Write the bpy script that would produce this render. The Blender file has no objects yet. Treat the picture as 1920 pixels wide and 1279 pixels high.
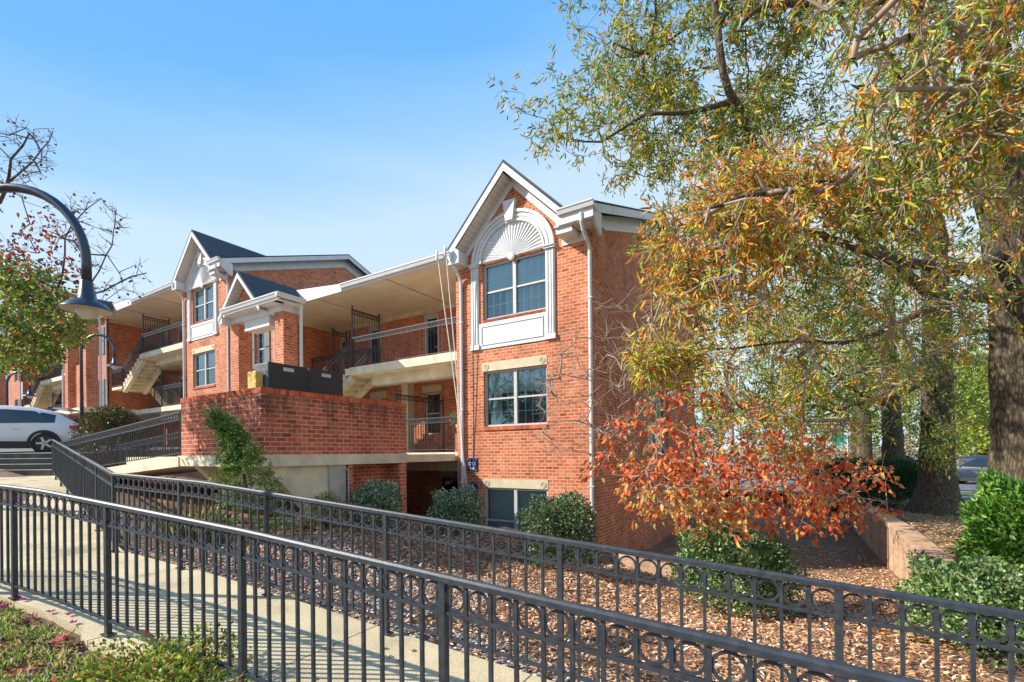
import bpy, bmesh, math, random
import numpy as np
from mathutils import Vector, Matrix
random.seed(7); RNG=np.random.default_rng(11)
C=bpy.context.scene.collection
# ---------------------------------------------------------------- camera, sky, sun
TH=math.radians(32.35); CO,SI=math.cos(TH),math.sin(TH); ROLL=.0095
def W(xc,D,z=0.0):            # camera-aligned ground coordinates -> world
    return (xc*CO-D*SI, xc*SI+D*CO, z)
def proj(p):                  # world point -> photo pixel, used only to choose leaf colour/density regions
    xc=p[0]*CO+p[1]*SI; D=-p[0]*SI+p[1]*CO
    return 960+900*(xc*math.cos(ROLL)-p[2]*math.sin(ROLL))/D, 850.3-900*(p[2]*math.cos(ROLL)+xc*math.sin(ROLL))/D
def at(px,py,D):              # point at distance D seen at a photo pixel
    a=(px-960)/900; b=(850.3-py)/900
    xc=a*math.cos(ROLL)+b*math.sin(ROLL); z=-a*math.sin(ROLL)+b*math.cos(ROLL)
    return W(xc*D,D,z*D)
cam_d=bpy.data.cameras.new('camera'); cam=bpy.data.objects.new('camera',cam_d); C.objects.link(cam)
cam_d.sensor_width=36; cam_d.lens=900/1920*36; cam_d.shift_y=(850.3-639.5)/1920; cam_d.clip_start=.05; cam_d.clip_end=3000
r_=Vector((CO,SI,0)); f_=Vector((-SI,CO,0)); z_=Vector((0,0,1))
r2=r_*math.cos(ROLL)-z_*math.sin(ROLL); u2=z_*math.cos(ROLL)+r_*math.sin(ROLL)
M=Matrix.Identity(4)
for i in range(3): M[i][0]=r2[i]; M[i][1]=u2[i]; M[i][2]=-f_[i]
cam.matrix_world=M; bpy.context.scene.camera=cam
SUN_EL=math.radians(33.5); SA=TH+math.radians(4); SD=Vector((math.cos(SA)*math.cos(SUN_EL),math.sin(SA)*math.cos(SUN_EL),-math.sin(SUN_EL)))
sl=bpy.data.lights.new('sun','SUN'); sl.energy=3.6; sl.angle=math.radians(.5); sl.color=(1,.93,.82)
so=bpy.data.objects.new('sun',sl); C.objects.link(so); so.rotation_euler=SD.to_track_quat('-Z','Y').to_euler()
wd=bpy.data.worlds.new("World"); bpy.context.scene.world=wd; wd.use_nodes=True
nt=wd.node_tree; bg=nt.nodes['Background']; sk=nt.nodes.new('ShaderNodeTexSky'); sk.sky_type='NISHITA'
sk.sun_disc=False; sk.sun_elevation=SUN_EL; sk.sun_rotation=math.atan2(-SD.x,-SD.y); sk.air_density=1.0; sk.dust_density=.6; sk.ozone_density=2.2; sk.altitude=50

_tc=nt.nodes.new('ShaderNodeTexCoord'); _dp=nt.nodes.new('ShaderNodeVectorMath'); _dp.operation='DOT_PRODUCT'; _dp.inputs[1].default_value=(-CO*.229,-SI*.229,.973); nt.links.new(_tc.outputs['Generated'],_dp.inputs[0])
_mp=nt.nodes.new('ShaderNodeMapping'); _mp.inputs['Scale'].default_value=(1.2,1.2,7); _mp.inputs['Rotation'].default_value=(.25,.1,0); nt.links.new(_tc.outputs['Generated'],_mp.inputs[0])
_nz=nt.nodes.new('ShaderNodeTexNoise'); _nz.inputs['Scale'].default_value=1.6; _nz.inputs['Detail'].default_value=7; nt.links.new(_mp.outputs[0],_nz.inputs['Vector'])
_ma=nt.nodes.new('ShaderNodeMath'); _ma.operation='MULTIPLY_ADD'; _ma.inputs[1].default_value=-.09; nt.links.new(_nz.outputs[0],_ma.inputs[0])
_ad=nt.nodes.new('ShaderNodeMath'); _ad.inputs[1].default_value=.045; nt.links.new(_dp.outputs['Value'],_ad.inputs[0]); nt.links.new(_ad.outputs[0],_ma.inputs[2])
_cr=nt.nodes.new('ShaderNodeValToRGB'); _e=_cr.color_ramp.elements
while len(_e)<6: _e.new(.5)
for _k,(_p,_c) in enumerate([(0,(.70,.82,.90)),(.3,(.63,.78,.92)),(.467,(.56,.74,.93)),(.55,(.35,.61,.93)),(.655,(.16,.46,.93)),(1,(.07,.30,.80))]): _e[_k].position=_p; _e[_k].color=(*_c,1)
nt.links.new(_ma.outputs[0],_cr.inputs[0])
_vm=nt.nodes.new('ShaderNodeVectorMath'); _vm.operation='SCALE'; _vm.inputs[3].default_value=3.55; nt.links.new(_cr.outputs[0],_vm.inputs[0])
_mx=nt.nodes.new('ShaderNodeMix'); _mx.data_type='RGBA'; _mx.inputs[0].default_value=.94; nt.links.new(sk.outputs[0],_mx.inputs[6]); nt.links.new(_vm.outputs[0],_mx.inputs[7])
nt.links.new(_mx.outputs[2],bg.inputs[0]); bg.inputs[1].default_value=.15
vs=bpy.context.scene.view_settings; vs.view_transform='Standard'; vs.look='None'; vs.exposure=1.08; vs.gamma=1
bpy.context.scene.render.resolution_x=1024; bpy.context.scene.render.resolution_y=682
bpy.context.scene.cycles.max_bounces=6; bpy.context.scene.cycles.transparent_max_bounces=12
# ---------------------------------------------------------------- materials
def newmat(name):
    m=bpy.data.materials.new(name); m.use_nodes=True; return m,m.node_tree,m.node_tree.nodes['Principled BSDF']
def N(nt,t,**k):
    n=nt.nodes.new(t)
    for a,b in k.items():
        if a.startswith('i_'):
            key=a[2:]; n.inputs[int(key) if key.isdigit() else key].default_value=b
        else: setattr(n,a,b)
    return n
def ramp(nt,stops):
    r=nt.nodes.new('ShaderNodeValToRGB'); e=r.color_ramp.elements
    while len(e)<len(stops): e.new(.5)
    for i,(p,c) in enumerate(stops): e[i].position=p; e[i].color=(*c,1)
    return r
def simple(name,col,rough=.6,metal=0,var=.15,scale=6,bump=0,bscale=60,spec=.5,coat=0):
    m,nt,b=newmat(name); L=nt.links.new
    g=N(nt,'ShaderNodeNewGeometry'); n=N(nt,'ShaderNodeTexNoise',i_Scale=scale,i_Detail=6); L(g.outputs['Position'],n.inputs['Vector'])
    r=ramp(nt,[(.3,tuple(max(0,c*(1-var)) for c in col)),(.7,tuple(c*(1+var) for c in col))]); L(n.outputs[0],r.inputs[0]); L(r.outputs[0],b.inputs['Base Color'])
    b.inputs['Roughness'].default_value=rough; b.inputs['Metallic'].default_value=metal; b.inputs['Specular IOR Level'].default_value=spec; b.inputs['Coat Weight'].default_value=coat
    if bump:
        n2=N(nt,'ShaderNodeTexNoise',i_Scale=bscale,i_Detail=4); L(g.outputs['Position'],n2.inputs['Vector'])
        bu=N(nt,'ShaderNodeBump',i_Strength=bump,i_Distance=.01); L(n2.outputs[0],bu.inputs['Height']); L(bu.outputs[0],b.inputs['Normal'])
    return m
def brick(name,c1,c2,mortar,w=.203,h=.081,ms=.009,stain=0,seed=0,rowlock=False,mix_dark=.0):
    m,nt,b=newmat(name); L=nt.links.new
    g=N(nt,'ShaderNodeNewGeometry'); sp=N(nt,'ShaderNodeSeparateXYZ'); L(g.outputs['Position'],sp.inputs[0])
    sn=N(nt,'ShaderNodeSeparateXYZ'); L(g.outputs['Normal'],sn.inputs[0])
    ab=N(nt,'ShaderNodeMath',operation='ABSOLUTE'); L(sn.outputs[0],ab.inputs[0])
    gt=N(nt,'ShaderNodeMath',operation='GREATER_THAN',i_1=.6); L(ab.outputs[0],gt.inputs[0])
    mx=N(nt,'ShaderNodeMix',data_type='FLOAT'); L(gt.outputs[0],mx.inputs[0]); L(sp.outputs[0],mx.inputs[2]); L(sp.outputs[1],mx.inputs[3])
    cb=N(nt,'ShaderNodeCombineXYZ'); L(mx.outputs[0],cb.inputs[0]); L(sp.outputs[2],cb.inputs[1])
    br=N(nt,'ShaderNodeTexBrick',i_Scale=1.0); L(cb.outputs[0],br.inputs['Vector'])
    br.inputs['Brick Width'].default_value=w; br.inputs['Row Height'].default_value=h if not rowlock else 5.0
    if rowlock: br.offset=0
    br.inputs['Mortar Size'].default_value=ms; br.inputs['Mortar Smooth'].default_value=.15; br.inputs['Bias'].default_value=-.1
    br.inputs['Color1'].default_value=(*c1,1); br.inputs['Color2'].default_value=(*c2,1); br.inputs['Mortar'].default_value=(*mortar,1)
    def mth(op,a,b_=None):
        q=N(nt,'ShaderNodeMath',operation=op)
        for ii,vv in ((0,a),(1,b_)):
            if vv is None: continue
            if isinstance(vv,(int,float)): q.inputs[ii].default_value=vv
            else: L(vv,q.inputs[ii])
        return q.outputs[0]
    row=mth('FLOOR',mth('DIVIDE',sp.outputs[2],h if not rowlock else 5.0)); par=mth('SUBTRACT',1.0,mth('ABSOLUTE',mth('MODULO',row,2.0)))
    colm=mth('FLOOR',mth('ADD',mth('DIVIDE',mx.outputs[0],w),mth('MULTIPLY',par,0.0 if rowlock else .5)))
    cw=N(nt,'ShaderNodeCombineXYZ'); L(row,cw.inputs[0]); L(colm,cw.inputs[1]); wn=N(nt,'ShaderNodeTexWhiteNoise',noise_dimensions='3D'); L(cw.outputs[0],wn.inputs['Vector'])
    rw=ramp(nt,[(0,(.62,.58,.56)),(.12,(.86,.84,.83)),(.8,(1.08,1.08,1.06)),(1,(1.28,1.26,1.2))]); L(wn.outputs[0],rw.inputs[0])
    mpw=N(nt,'ShaderNodeMapping'); mpw.inputs['Scale'].default_value=(1,1,.4); L(g.outputs['Position'],mpw.inputs[0]); n=N(nt,'ShaderNodeTexNoise',i_Scale=1.5,i_Detail=7,i_Roughness=.6); L(mpw.outputs[0],n.inputs['Vector'])
    n3=N(nt,'ShaderNodeTexNoise',i_Scale=25,i_Detail=3); L(g.outputs['Position'],n3.inputs['Vector'])
    r=ramp(nt,[(.3,(.70,.67,.65)),(.5,(.98,.97,.96)),(.7,(1.14,1.12,1.10))]); L(n.outputs[0],r.inputs[0])
    r3=ramp(nt,[(.3,(.82,.82,.82)),(.7,(1.12,1.12,1.12))]); L(n3.outputs[0],r3.inputs[0])
    a=N(nt,'ShaderNodeMix',data_type='RGBA',blend_type='MULTIPLY',i_0=1.0); L(br.outputs[0],a.inputs[6]); L(r.outputs[0],a.inputs[7])
    a2=N(nt,'ShaderNodeMix',data_type='RGBA',blend_type='MULTIPLY',i_0=1.0); L(a.outputs[2],a2.inputs[6]); L(r3.outputs[0],a2.inputs[7])
    a5=N(nt,'ShaderNodeMix',data_type='RGBA',blend_type='MULTIPLY',i_0=1.0); L(a2.outputs[2],a5.inputs[6]); L(rw.outputs[0],a5.inputs[7])
    a6=N(nt,'ShaderNodeMix',data_type='RGBA'); L(br.outputs['Fac'],a6.inputs[0]); L(a5.outputs[2],a6.inputs[6]); L(a2.outputs[2],a6.inputs[7])
    out=a6.outputs[2]
    if stain:
        mp=N(nt,'ShaderNodeMapping'); mp.inputs['Scale'].default_value=(3.2,3.2,.55); L(g.outputs['Position'],mp.inputs[0])
        n2=N(nt,'ShaderNodeTexNoise',i_Scale=1.4,i_Detail=6,i_Roughness=.65); L(mp.outputs[0],n2.inputs['Vector'])
        zr=N(nt,'ShaderNodeMapRange'); zr.inputs[1].default_value=.3; zr.inputs[2].default_value=1.15; L(sp.outputs[2],zr.inputs[0])
        ad=N(nt,'ShaderNodeMath',operation='MULTIPLY_ADD',i_1=.3); L(zr.outputs[0],ad.inputs[0]); L(n2.outputs[0],ad.inputs[2])
        r2=ramp(nt,[(.62,(0,0,0)),(.85,(1,1,1))]); L(ad.outputs[0],r2.inputs[0])
        a3=N(nt,'ShaderNodeMix',data_type='RGBA'); L(r2.outputs[0],a3.inputs[0]); L(out,a3.inputs[6]); a3.inputs[7].default_value=(.06,.035,.028,1); 
        ml=N(nt,'ShaderNodeMath',operation='MULTIPLY',i_1=stain); L(r2.outputs[0],ml.inputs[0]); L(ml.outputs[0],a3.inputs[0]); out=a3.outputs[2]
        nv=N(nt,'ShaderNodeTexNoise',i_Scale=3.1,i_Detail=3); L(g.outputs['Position'],nv.inputs['Vector'])
        r4=ramp(nt,[(.64,(0,0,0)),(.7,(1,1,1))]); L(nv.outputs[0],r4.inputs[0])
        ml2=N(nt,'ShaderNodeMath',operation='MULTIPLY'); L(r4.outputs[0],ml2.inputs[0]); L(br.outputs['Fac'],ml2.inputs[1])
        a4=N(nt,'ShaderNodeMix',data_type='RGBA'); L(ml2.outputs[0],a4.inputs[0]); L(out,a4.inputs[6]); a4.inputs[7].default_value=(.6,.58,.54,1); out=a4.outputs[2]
    L(out,b.inputs['Base Color']); b.inputs['Roughness'].default_value=.85; b.inputs['Specular IOR Level'].default_value=.25
    bu=N(nt,'ShaderNodeBump',i_Strength=.6,i_Distance=.006,invert=True); L(br.outputs['Fac'],bu.inputs['Height']); L(bu.outputs[0],b.inputs['Normal'])
    return m
def siding(name,col,pitch,axis,rough=.6,dark=.55,width=.12):       # boards with grooves at a fixed pitch along one axis
    m,nt,b=newmat(name); L=nt.links.new
    g=N(nt,'ShaderNodeNewGeometry'); sp=N(nt,'ShaderNodeSeparateXYZ'); L(g.outputs['Position'],sp.inputs[0])
    d=N(nt,'ShaderNodeMath',operation='DIVIDE',i_1=pitch); L(sp.outputs[axis],d.inputs[0])
    fr=N(nt,'ShaderNodeMath',operation='FRACT'); L(d.outputs[0],fr.inputs[0])
    r=ramp(nt,[(0,tuple(c*dark for c in col)),(width,col)]); L(fr.outputs[0],r.inputs[0])
    n=N(nt,'ShaderNodeTexNoise',i_Scale=1.5,i_Detail=4); L(g.outputs['Position'],n.inputs['Vector'])
    r2=ramp(nt,[(.3,(.85,.83,.8)),(.7,(1.05,1.05,1.05))]); L(n.outputs[0],r2.inputs[0])
    a=N(nt,'ShaderNodeMix',data_type='RGBA',blend_type='MULTIPLY',i_0=1.0); L(r.outputs[0],a.inputs[6]); L(r2.outputs[0],a.inputs[7])
    L(a.outputs[2],b.inputs['Base Color']); b.inputs['Roughness'].default_value=rough
    return m
def leafmat(name,trans=.42,rough=.5,spec=.3):
    m,nt,b=newmat(name); L=nt.links.new
    at_=N(nt,'ShaderNodeAttribute',attribute_name='col'); L(at_.outputs['Color'],b.inputs['Base Color'])
    b.inputs['Roughness'].default_value=rough; b.inputs['Specular IOR Level'].default_value=spec
    t=N(nt,'ShaderNodeBsdfTranslucent'); L(at_.outputs['Color'],t.inputs[0])
    mx=N(nt,'ShaderNodeMixShader',i_0=trans); L(b.outputs[0],mx.inputs[1]); L(t.outputs[0],mx.inputs[2])
    L(mx.outputs[0],nt.nodes['Material Output'].inputs[0]); return m
MT={}
MT['brick']=brick('facade_brick',(.50,.125,.05),(.60,.21,.105),(.62,.40,.27))
MT['brick_dark']=brick('parapet_brick',(.50,.10,.045),(.60,.18,.09),(.60,.46,.35),h=.081,ms=.007,stain=.7)
MT['rowlock']=brick('rowlock_brick',(.55,.085,.03),(.62,.15,.06),(.34,.22,.16),w=.0815,rowlock=True,ms=.008)
MT['retain']=brick('retaining_brick',(.50,.30,.18),(.62,.42,.27),(.55,.46,.36),ms=.008)
MT['white']=simple('white_trim',(.63,.64,.64),.5,var=.09,scale=3,bump=.05)
MT['gutter']=simple('white_gutter_metal',(.63,.64,.65),.3,var=.05,scale=2)
MT['shingle']=siding('roof_shingle',(.055,.068,.088),.14,1,.85,.5,.2)
MT['soffit_x']=siding('soffit_boards_across',(.66,.63,.58),.10,0,.6,.45,.16)
MT['soffit_z']=siding('soffit_boards_down',(.66,.63,.58),.10,2,.6,.45,.16)
MT['ceil']=siding('ceiling_boards',(.84,.72,.54),.095,1,.6,.66,.14)
MT['lime']=simple('limestone_lintel',(.58,.50,.33),.8,var=.12,scale=5,bump=.2)
MT['conc']=simple('painted_concrete',(.68,.60,.43),.8,var=.22,scale=2.2,bump=.15)
MT['conc_g']=simple('weathered_concrete',(.42,.40,.34),.85,var=.35,scale=2.2,bump=.25)
MT['iron']=simple('black_wrought_iron',(.036,.042,.050),.45,var=.35,scale=24,bump=.15,bscale=120)
MT['frame']=simple('window_frame_grey',(.50,.50,.48),.45,var=.05)
MT['muntin']=simple('window_grid',(.80,.82,.80),.5,var=.03)
MT['black']=simple('black_cabinet',(.022,.023,.024),.45,var=.1)
MT['cabgrey']=simple('cabinet_side_grey',(.10,.12,.14),.5)
MT['yellow']=simple('yellow_box',(.62,.42,.10),.5,var=.2,scale=8)
MT['navy']=simple('navy_blue_sign',(.01,.022,.075),.35,var=.1)
MT['paintw']=simple('white_lettering',(.8,.8,.8),.6,var=.02)
MT['rope']=simple('white_rope',(.74,.73,.68),.8,var=.1,scale=40,bump=.5)
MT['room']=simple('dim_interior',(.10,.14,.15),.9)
MT['blind']=siding('window_blind',(.78,.82,.76),.05,2,.7,.75,.3)
MT['curtain']=siding('net_curtain',(.60,.63,.60),.11,0,.8,.55,.5)
MT['door']=simple('cream_door',(.55,.50,.40),.5,var=.05)
MT['shutter']=siding('grey_shutter',(.14,.15,.16),.05,2,.5,.55,.3)
def barkmat():
    m,nt,b=newmat('oak_bark'); L=nt.links.new
    g=N(nt,'ShaderNodeNewGeometry'); mp=N(nt,'ShaderNodeMapping'); mp.inputs['Scale'].default_value=(1,1,.22); L(g.outputs['Position'],mp.inputs[0])
    v=N(nt,'ShaderNodeTexVoronoi',i_Scale=22,feature='DISTANCE_TO_EDGE'); n=N(nt,'ShaderNodeTexNoise',i_Scale=20,i_Detail=7,i_Roughness=.7); L(mp.outputs[0],v.inputs['Vector']); L(mp.outputs[0],n.inputs['Vector'])
    r=ramp(nt,[(.3,(.045,.035,.022)),(.55,(.15,.115,.07)),(.75,(.26,.21,.14))]); L(n.outputs[0],r.inputs[0]); r2=ramp(nt,[(.0,(.35,.33,.3)),(.18,(1,1,1))]); L(v.outputs[0],r2.inputs[0])
    a=N(nt,'ShaderNodeMix',data_type='RGBA',blend_type='MULTIPLY',i_0=1.0); L(r.outputs[0],a.inputs[6]); L(r2.outputs[0],a.inputs[7]); L(a.outputs[2],b.inputs['Base Color']); b.inputs['Roughness'].default_value=.95
    bu=N(nt,'ShaderNodeBump',i_Strength=1,i_Distance=.03); L(v.outputs[0],bu.inputs['Height']); L(bu.outputs[0],b.inputs['Normal']); return m
MT['bark']=barkmat()
MT['twig']=simple('twig_bark',(.15,.12,.095),.9,var=.3,scale=12)
MT['twig_l']=simple('pale_twig_bark',(.33,.25,.19),.85,var=.3,scale=12)
MT['leaf']=leafmat('oak_leaf',.36); MT['leafg']=leafmat('glossy_leaf',.2,.38,.45); MT['litter']=leafmat('fallen_leaf',.05,.8,.1)
MT['lamp']=simple('navy_lamp_paint',(.018,.03,.055),.33,var=.15,scale=10,spec=.6)
MT['lampin']=simple('lamp_white_inside',(.75,.68,.55),.5)
MT['carwhite']=simple('white_car_paint',(.66,.64,.62),.25,var=.01,coat=.6)
MT['carblue']=simple('blue_car_paint',(.03,.16,.60),.3,var=.02,coat=.5)
MT['carnavy']=simple('dark_car_paint',(.02,.035,.06),.3,var=.02,coat=.5)
MT['plastic']=simple('black_plastic',(.02,.02,.021),.6); MT['rubber']=simple('tyre_rubber',(.02,.02,.02),.8)
MT['rim']=simple('alloy_rim',(.45,.42,.38),.35,metal=.7); MT['redlens']=simple('red_lens',(.35,.01,.01),.2)
MT['wood']=simple('weathered_fence_wood',(.36,.33,.24),.85,var=.3,scale=7)
MT['pole']=simple('galvanised_pole',(.5,.5,.5),.5); MT['teal']=simple('teal_banner',(.0,.22,.17),.6)
MT['rust']=siding('rusty_grate',(.30,.17,.11),.05,0,.8,.15,.45)
MT['pot']=simple('white_pot',(.6,.58,.52),.6); MT['wicker']=siding('wicker',(.35,.24,.14),.04,2,.7,.5,.4)
def glassmat():
    m,nt,b=newmat('window_glass'); L=nt.links.new
    g=N(nt,'ShaderNodeBsdfGlossy'); g.inputs['Roughness'].default_value=.02; g.inputs[0].default_value=(.75,.95,1,1)
    t=N(nt,'ShaderNodeBsdfTransparent'); t.inputs[0].default_value=(.70,.86,.90,1)
    fr=N(nt,'ShaderNodeFresnel',i_IOR=1.6); ad=N(nt,'ShaderNodeMath',operation='ADD',i_1=.13); L(fr.outputs[0],ad.inputs[0])
    mx=N(nt,'ShaderNodeMixShader'); L(ad.outputs[0],mx.inputs[0]); L(t.outputs[0],mx.inputs[1]); L(g.outputs[0],mx.inputs[2])
    L(mx.outputs[0],nt.nodes['Material Output'].inputs[0]); return m
MT['glass']=glassmat()
MT['carglass']=simple('car_glass',(.012,.02,.03),.05,var=.01,spec=.9)
def globe():
    m,nt,b=newmat('frosted_globe'); b.inputs['Base Color'].default_value=(.85,.82,.74,1); b.inputs['Roughness'].default_value=.25
    b.inputs['Transmission Weight'].default_value=.35; return m
MT['globe']=globe()
def pathmat():
    m,nt,b=newmat('aggregate_concrete'); L=nt.links.new
    g=N(nt,'ShaderNodeNewGeometry'); n=N(nt,'ShaderNodeTexNoise',i_Scale=140,i_Detail=3); L(g.outputs['Position'],n.inputs['Vector'])
    v=N(nt,'ShaderNodeTexVoronoi',i_Scale=95); L(g.outputs['Position'],v.inputs['Vector'])
    n2=N(nt,'ShaderNodeTexNoise',i_Scale=1.6,i_Detail=6); L(g.outputs['Position'],n2.inputs['Vector'])
    r=ramp(nt,[(.35,(.40,.32,.18)),(.5,(.62,.51,.31)),(.65,(.78,.68,.47))]); L(n.outputs[0],r.inputs[0])
    r2=ramp(nt,[(.3,(.60,.57,.54)),(.45,(.90,.88,.86)),(.7,(1.08,1.07,1.04))]); L(n2.outputs[0],r2.inputs[0])
    a=N(nt,'ShaderNodeMix',data_type='RGBA',blend_type='MULTIPLY',i_0=1.0); L(r.outputs[0],a.inputs[6]); L(r2.outputs[0],a.inputs[7])
    # joints across the walk
    at_=N(nt,'ShaderNodeAttribute',attribute_name='run'); d=N(nt,'ShaderNodeMath',operation='DIVIDE',i_1=1.55); L(at_.outputs['Fac'],d.inputs[0])
    fr=N(nt,'ShaderNodeMath',operation='FRACT'); L(d.outputs[0],fr.inputs[0]); lt=N(nt,'ShaderNodeMath',operation='LESS_THAN',i_1=.008); L(fr.outputs[0],lt.inputs[0])
    a2=N(nt,'ShaderNodeMix',data_type='RGBA'); L(lt.outputs[0],a2.inputs[0]); L(a.outputs[2],a2.inputs[6]); a2.inputs[7].default_value=(.07,.055,.04,1)
    L(a2.outputs[2],b.inputs['Base Color']); b.inputs['Roughness'].default_value=.9
    bu=N(nt,'ShaderNodeBump',i_Strength=.5,i_Distance=.004); L(v.outputs[0],bu.inputs['Height']); L(bu.outputs[0],b.inputs['Normal']); return m
MT['path']=pathmat()
MT['asph']=simple('asphalt',(.16,.16,.165),.9,var=.2,scale=1.5,bump=.3,bscale=200)
def groundmat():
    m,nt,b=newmat('mulch_and_soil'); L=nt.links.new
    g=N(nt,'ShaderNodeNewGeometry'); n=N(nt,'ShaderNodeTexNoise',i_Scale=22,i_Detail=8,i_Roughness=.7); L(g.outputs['Position'],n.inputs['Vector'])
    n2=N(nt,'ShaderNodeTexNoise',i_Scale=1.2,i_Detail=5); L(g.outputs['Position'],n2.inputs['Vector'])
    r=ramp(nt,[(.35,(.07,.045,.03)),(.5,(.24,.14,.085)),(.65,(.46,.28,.16))]); L(n.outputs[0],r.inputs[0])
    r2=ramp(nt,[(.3,(.7,.7,.7)),(.7,(1.1,1.05,1.0))]); L(n2.outputs[0],r2.inputs[0])
    a=N(nt,'ShaderNodeMix',data_type='RGBA',blend_type='MULTIPLY',i_0=1.0); L(r.outputs[0],a.inputs[6]); L(r2.outputs[0],a.inputs[7])
    L(a.outputs[2],b.inputs['Base Color']); b.inputs['Roughness'].default_value=1
    bu=N(nt,'ShaderNodeBump',i_Strength=1,i_Distance=.03); L(n.outputs[0],bu.inputs['Height']); L(bu.outputs[0],b.inputs['Normal']); return m
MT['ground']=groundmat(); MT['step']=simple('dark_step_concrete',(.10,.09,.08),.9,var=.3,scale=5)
MT['grass']=simple('lawn',(.09,.13,.035),.95,var=.4,scale=8,bump=.6,bscale=90)
MT['stone']=leafmat('river_stone',0,.75,.3)
# ---------------------------------------------------------------- mesh builder
ORG={}
class MB:
    def __init__(s): s.v=[]; s.f=[]; s.tf=None
    def P(s,p): s.v.append(tuple(s.tf(*p)) if s.tf else tuple(p)); return len(s.v)-1
    def poly(s,pts): s.f.append([s.P(p) for p in pts]); return s
    def box(s,a,b,c,d,e,f):
        i=[s.P(p) for p in ((a,c,e),(b,c,e),(b,d,e),(a,d,e),(a,c,f),(b,c,f),(b,d,f),(a,d,f))]
        for q in ((0,3,2,1),(4,5,6,7),(0,1,5,4),(1,2,6,5),(2,3,7,6),(3,0,4,7)): s.f.append([i[k] for k in q])
        return s
    def hexa(s,p):            # 8 points, bottom ring then top ring
        i=[s.P(q) for q in p]
        for q in ((0,3,2,1),(4,5,6,7),(0,1,5,4),(1,2,6,5),(2,3,7,6),(3,0,4,7)): s.f.append([i[k] for k in q])
        return s
    def prism(s,poly,fn,d0,d1):  # poly (a,b); fn(a,b,d)->xyz
        n=len(poly); A=[s.P(fn(a,b,d0)) for a,b in poly]; B=[s.P(fn(a,b,d1)) for a,b in poly]
        s.f.append(A[::-1]); s.f.append(B)
        for k in range(n): s.f.append([A[k],A[(k+1)%n],B[(k+1)%n],B[k]])
        return s
    def bar(s,p,q,w,h=None,up=(0,0,1)):
        h=h or w; p=Vector(p); q=Vector(q); d=(q-p).normalized(); u=Vector(up)
        if abs(d.dot(u))>.98: u=Vector((CO,SI,0))
        a=d.cross(u).normalized()*w/2; b=a.cross(d).normalized()*h/2
        return s.hexa([p-a-b,p+a-b,q+a-b,q-a-b,p-a+b,p+a+b,q+a+b,q-a+b])
    def tube(s,pts,r,n=8,cap=True):
        pts=[Vector(p) for p in pts]; rs=r if isinstance(r,(list,tuple)) else [r]*len(pts); rings=[]
        prev=None
        for k,p in enumerate(pts):
            d=(pts[min(k+1,len(pts)-1)]-pts[max(k-1,0)]).normalized()
            if prev is None: a=d.orthogonal().normalized()
            else: a=(prev-d*prev.dot(d)).normalized()
            prev=a; b=d.cross(a)
            rings.append([s.P(p+a*math.cos(2*math.pi*j/n)*rs[k]+b*math.sin(2*math.pi*j/n)*rs[k]) for j in range(n)])
        for k in range(len(rings)-1):
            for j in range(n): s.f.append([rings[k][j],rings[k][(j+1)%n],rings[k+1][(j+1)%n],rings[k+1][j]])
        if cap: s.f.append(rings[0][::-1]); s.f.append(rings[-1])
        return s
    def lathe(s,o,prof,n=24,ax=None):
        o=Vector(o); ax=ax or (Vector((1,0,0)),Vector((0,1,0)),Vector((0,0,1))); rings=[]
        for r,z in prof: rings.append([s.P(o+ax[0]*r*math.cos(2*math.pi*j/n)+ax[1]*r*math.sin(2*math.pi*j/n)+ax[2]*z) for j in range(n)])
        for k in range(len(rings)-1):
            for j in range(n): s.f.append([rings[k][j],rings[k][(j+1)%n],rings[k+1][(j+1)%n],rings[k+1][j]])
        return s
    def build(s,name,mat,parent=None,smooth=False,bevel=0,fix=True):
        o0=ORG.get(parent.name,Vector((0,0,0))) if parent else Vector((0,0,0))
        me=bpy.data.meshes.new(name); me.from_pydata([tuple(Vector(v)-o0) for v in s.v],[],s.f)
        if fix:
            bm=bmesh.new(); bm.from_mesh(me)
            bmesh.ops.recalc_face_normals(bm,faces=bm.faces); bm.to_mesh(me); bm.free()
        me.materials.append(MT[mat] if isinstance(mat,str) else mat); me.update()
        if smooth: me.polygons.foreach_set('use_smooth',[True]*len(me.polygons))
        o=bpy.data.objects.new(name,me); C.objects.link(o)
        if bevel:
            bv=o.modifiers.new('bevel','BEVEL'); bv.width=bevel; bv.segments=2; bv.limit_method='ANGLE'
        if parent: o.parent=parent; ORG[o.name]=o0
        return o
def tag(o,label=None,cat=None,group=None,kind=None):
    for k,v in (('label',label),('category',cat),('group',group),('kind',kind)):
        if v: o[k]=v
    return o
def thing(name,loc,label,cat,group=None):
    o=bpy.data.objects.new(name,None); C.objects.link(o); o.location=loc; ORG[o.name]=Vector(loc); return tag(o,label,cat,group)
def dup(root,off,label):
    m={}
    def cp(o,par):
        c=o.copy(); C.objects.link(c); c.parent=par
        for ch in list(o.children): cp(ch,c)
        return c
    c=cp(root,None); c.location=Vector(root.location)+Vector(off); c['label']=label; ORG[c.name]=c.location.copy(); return c
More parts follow.
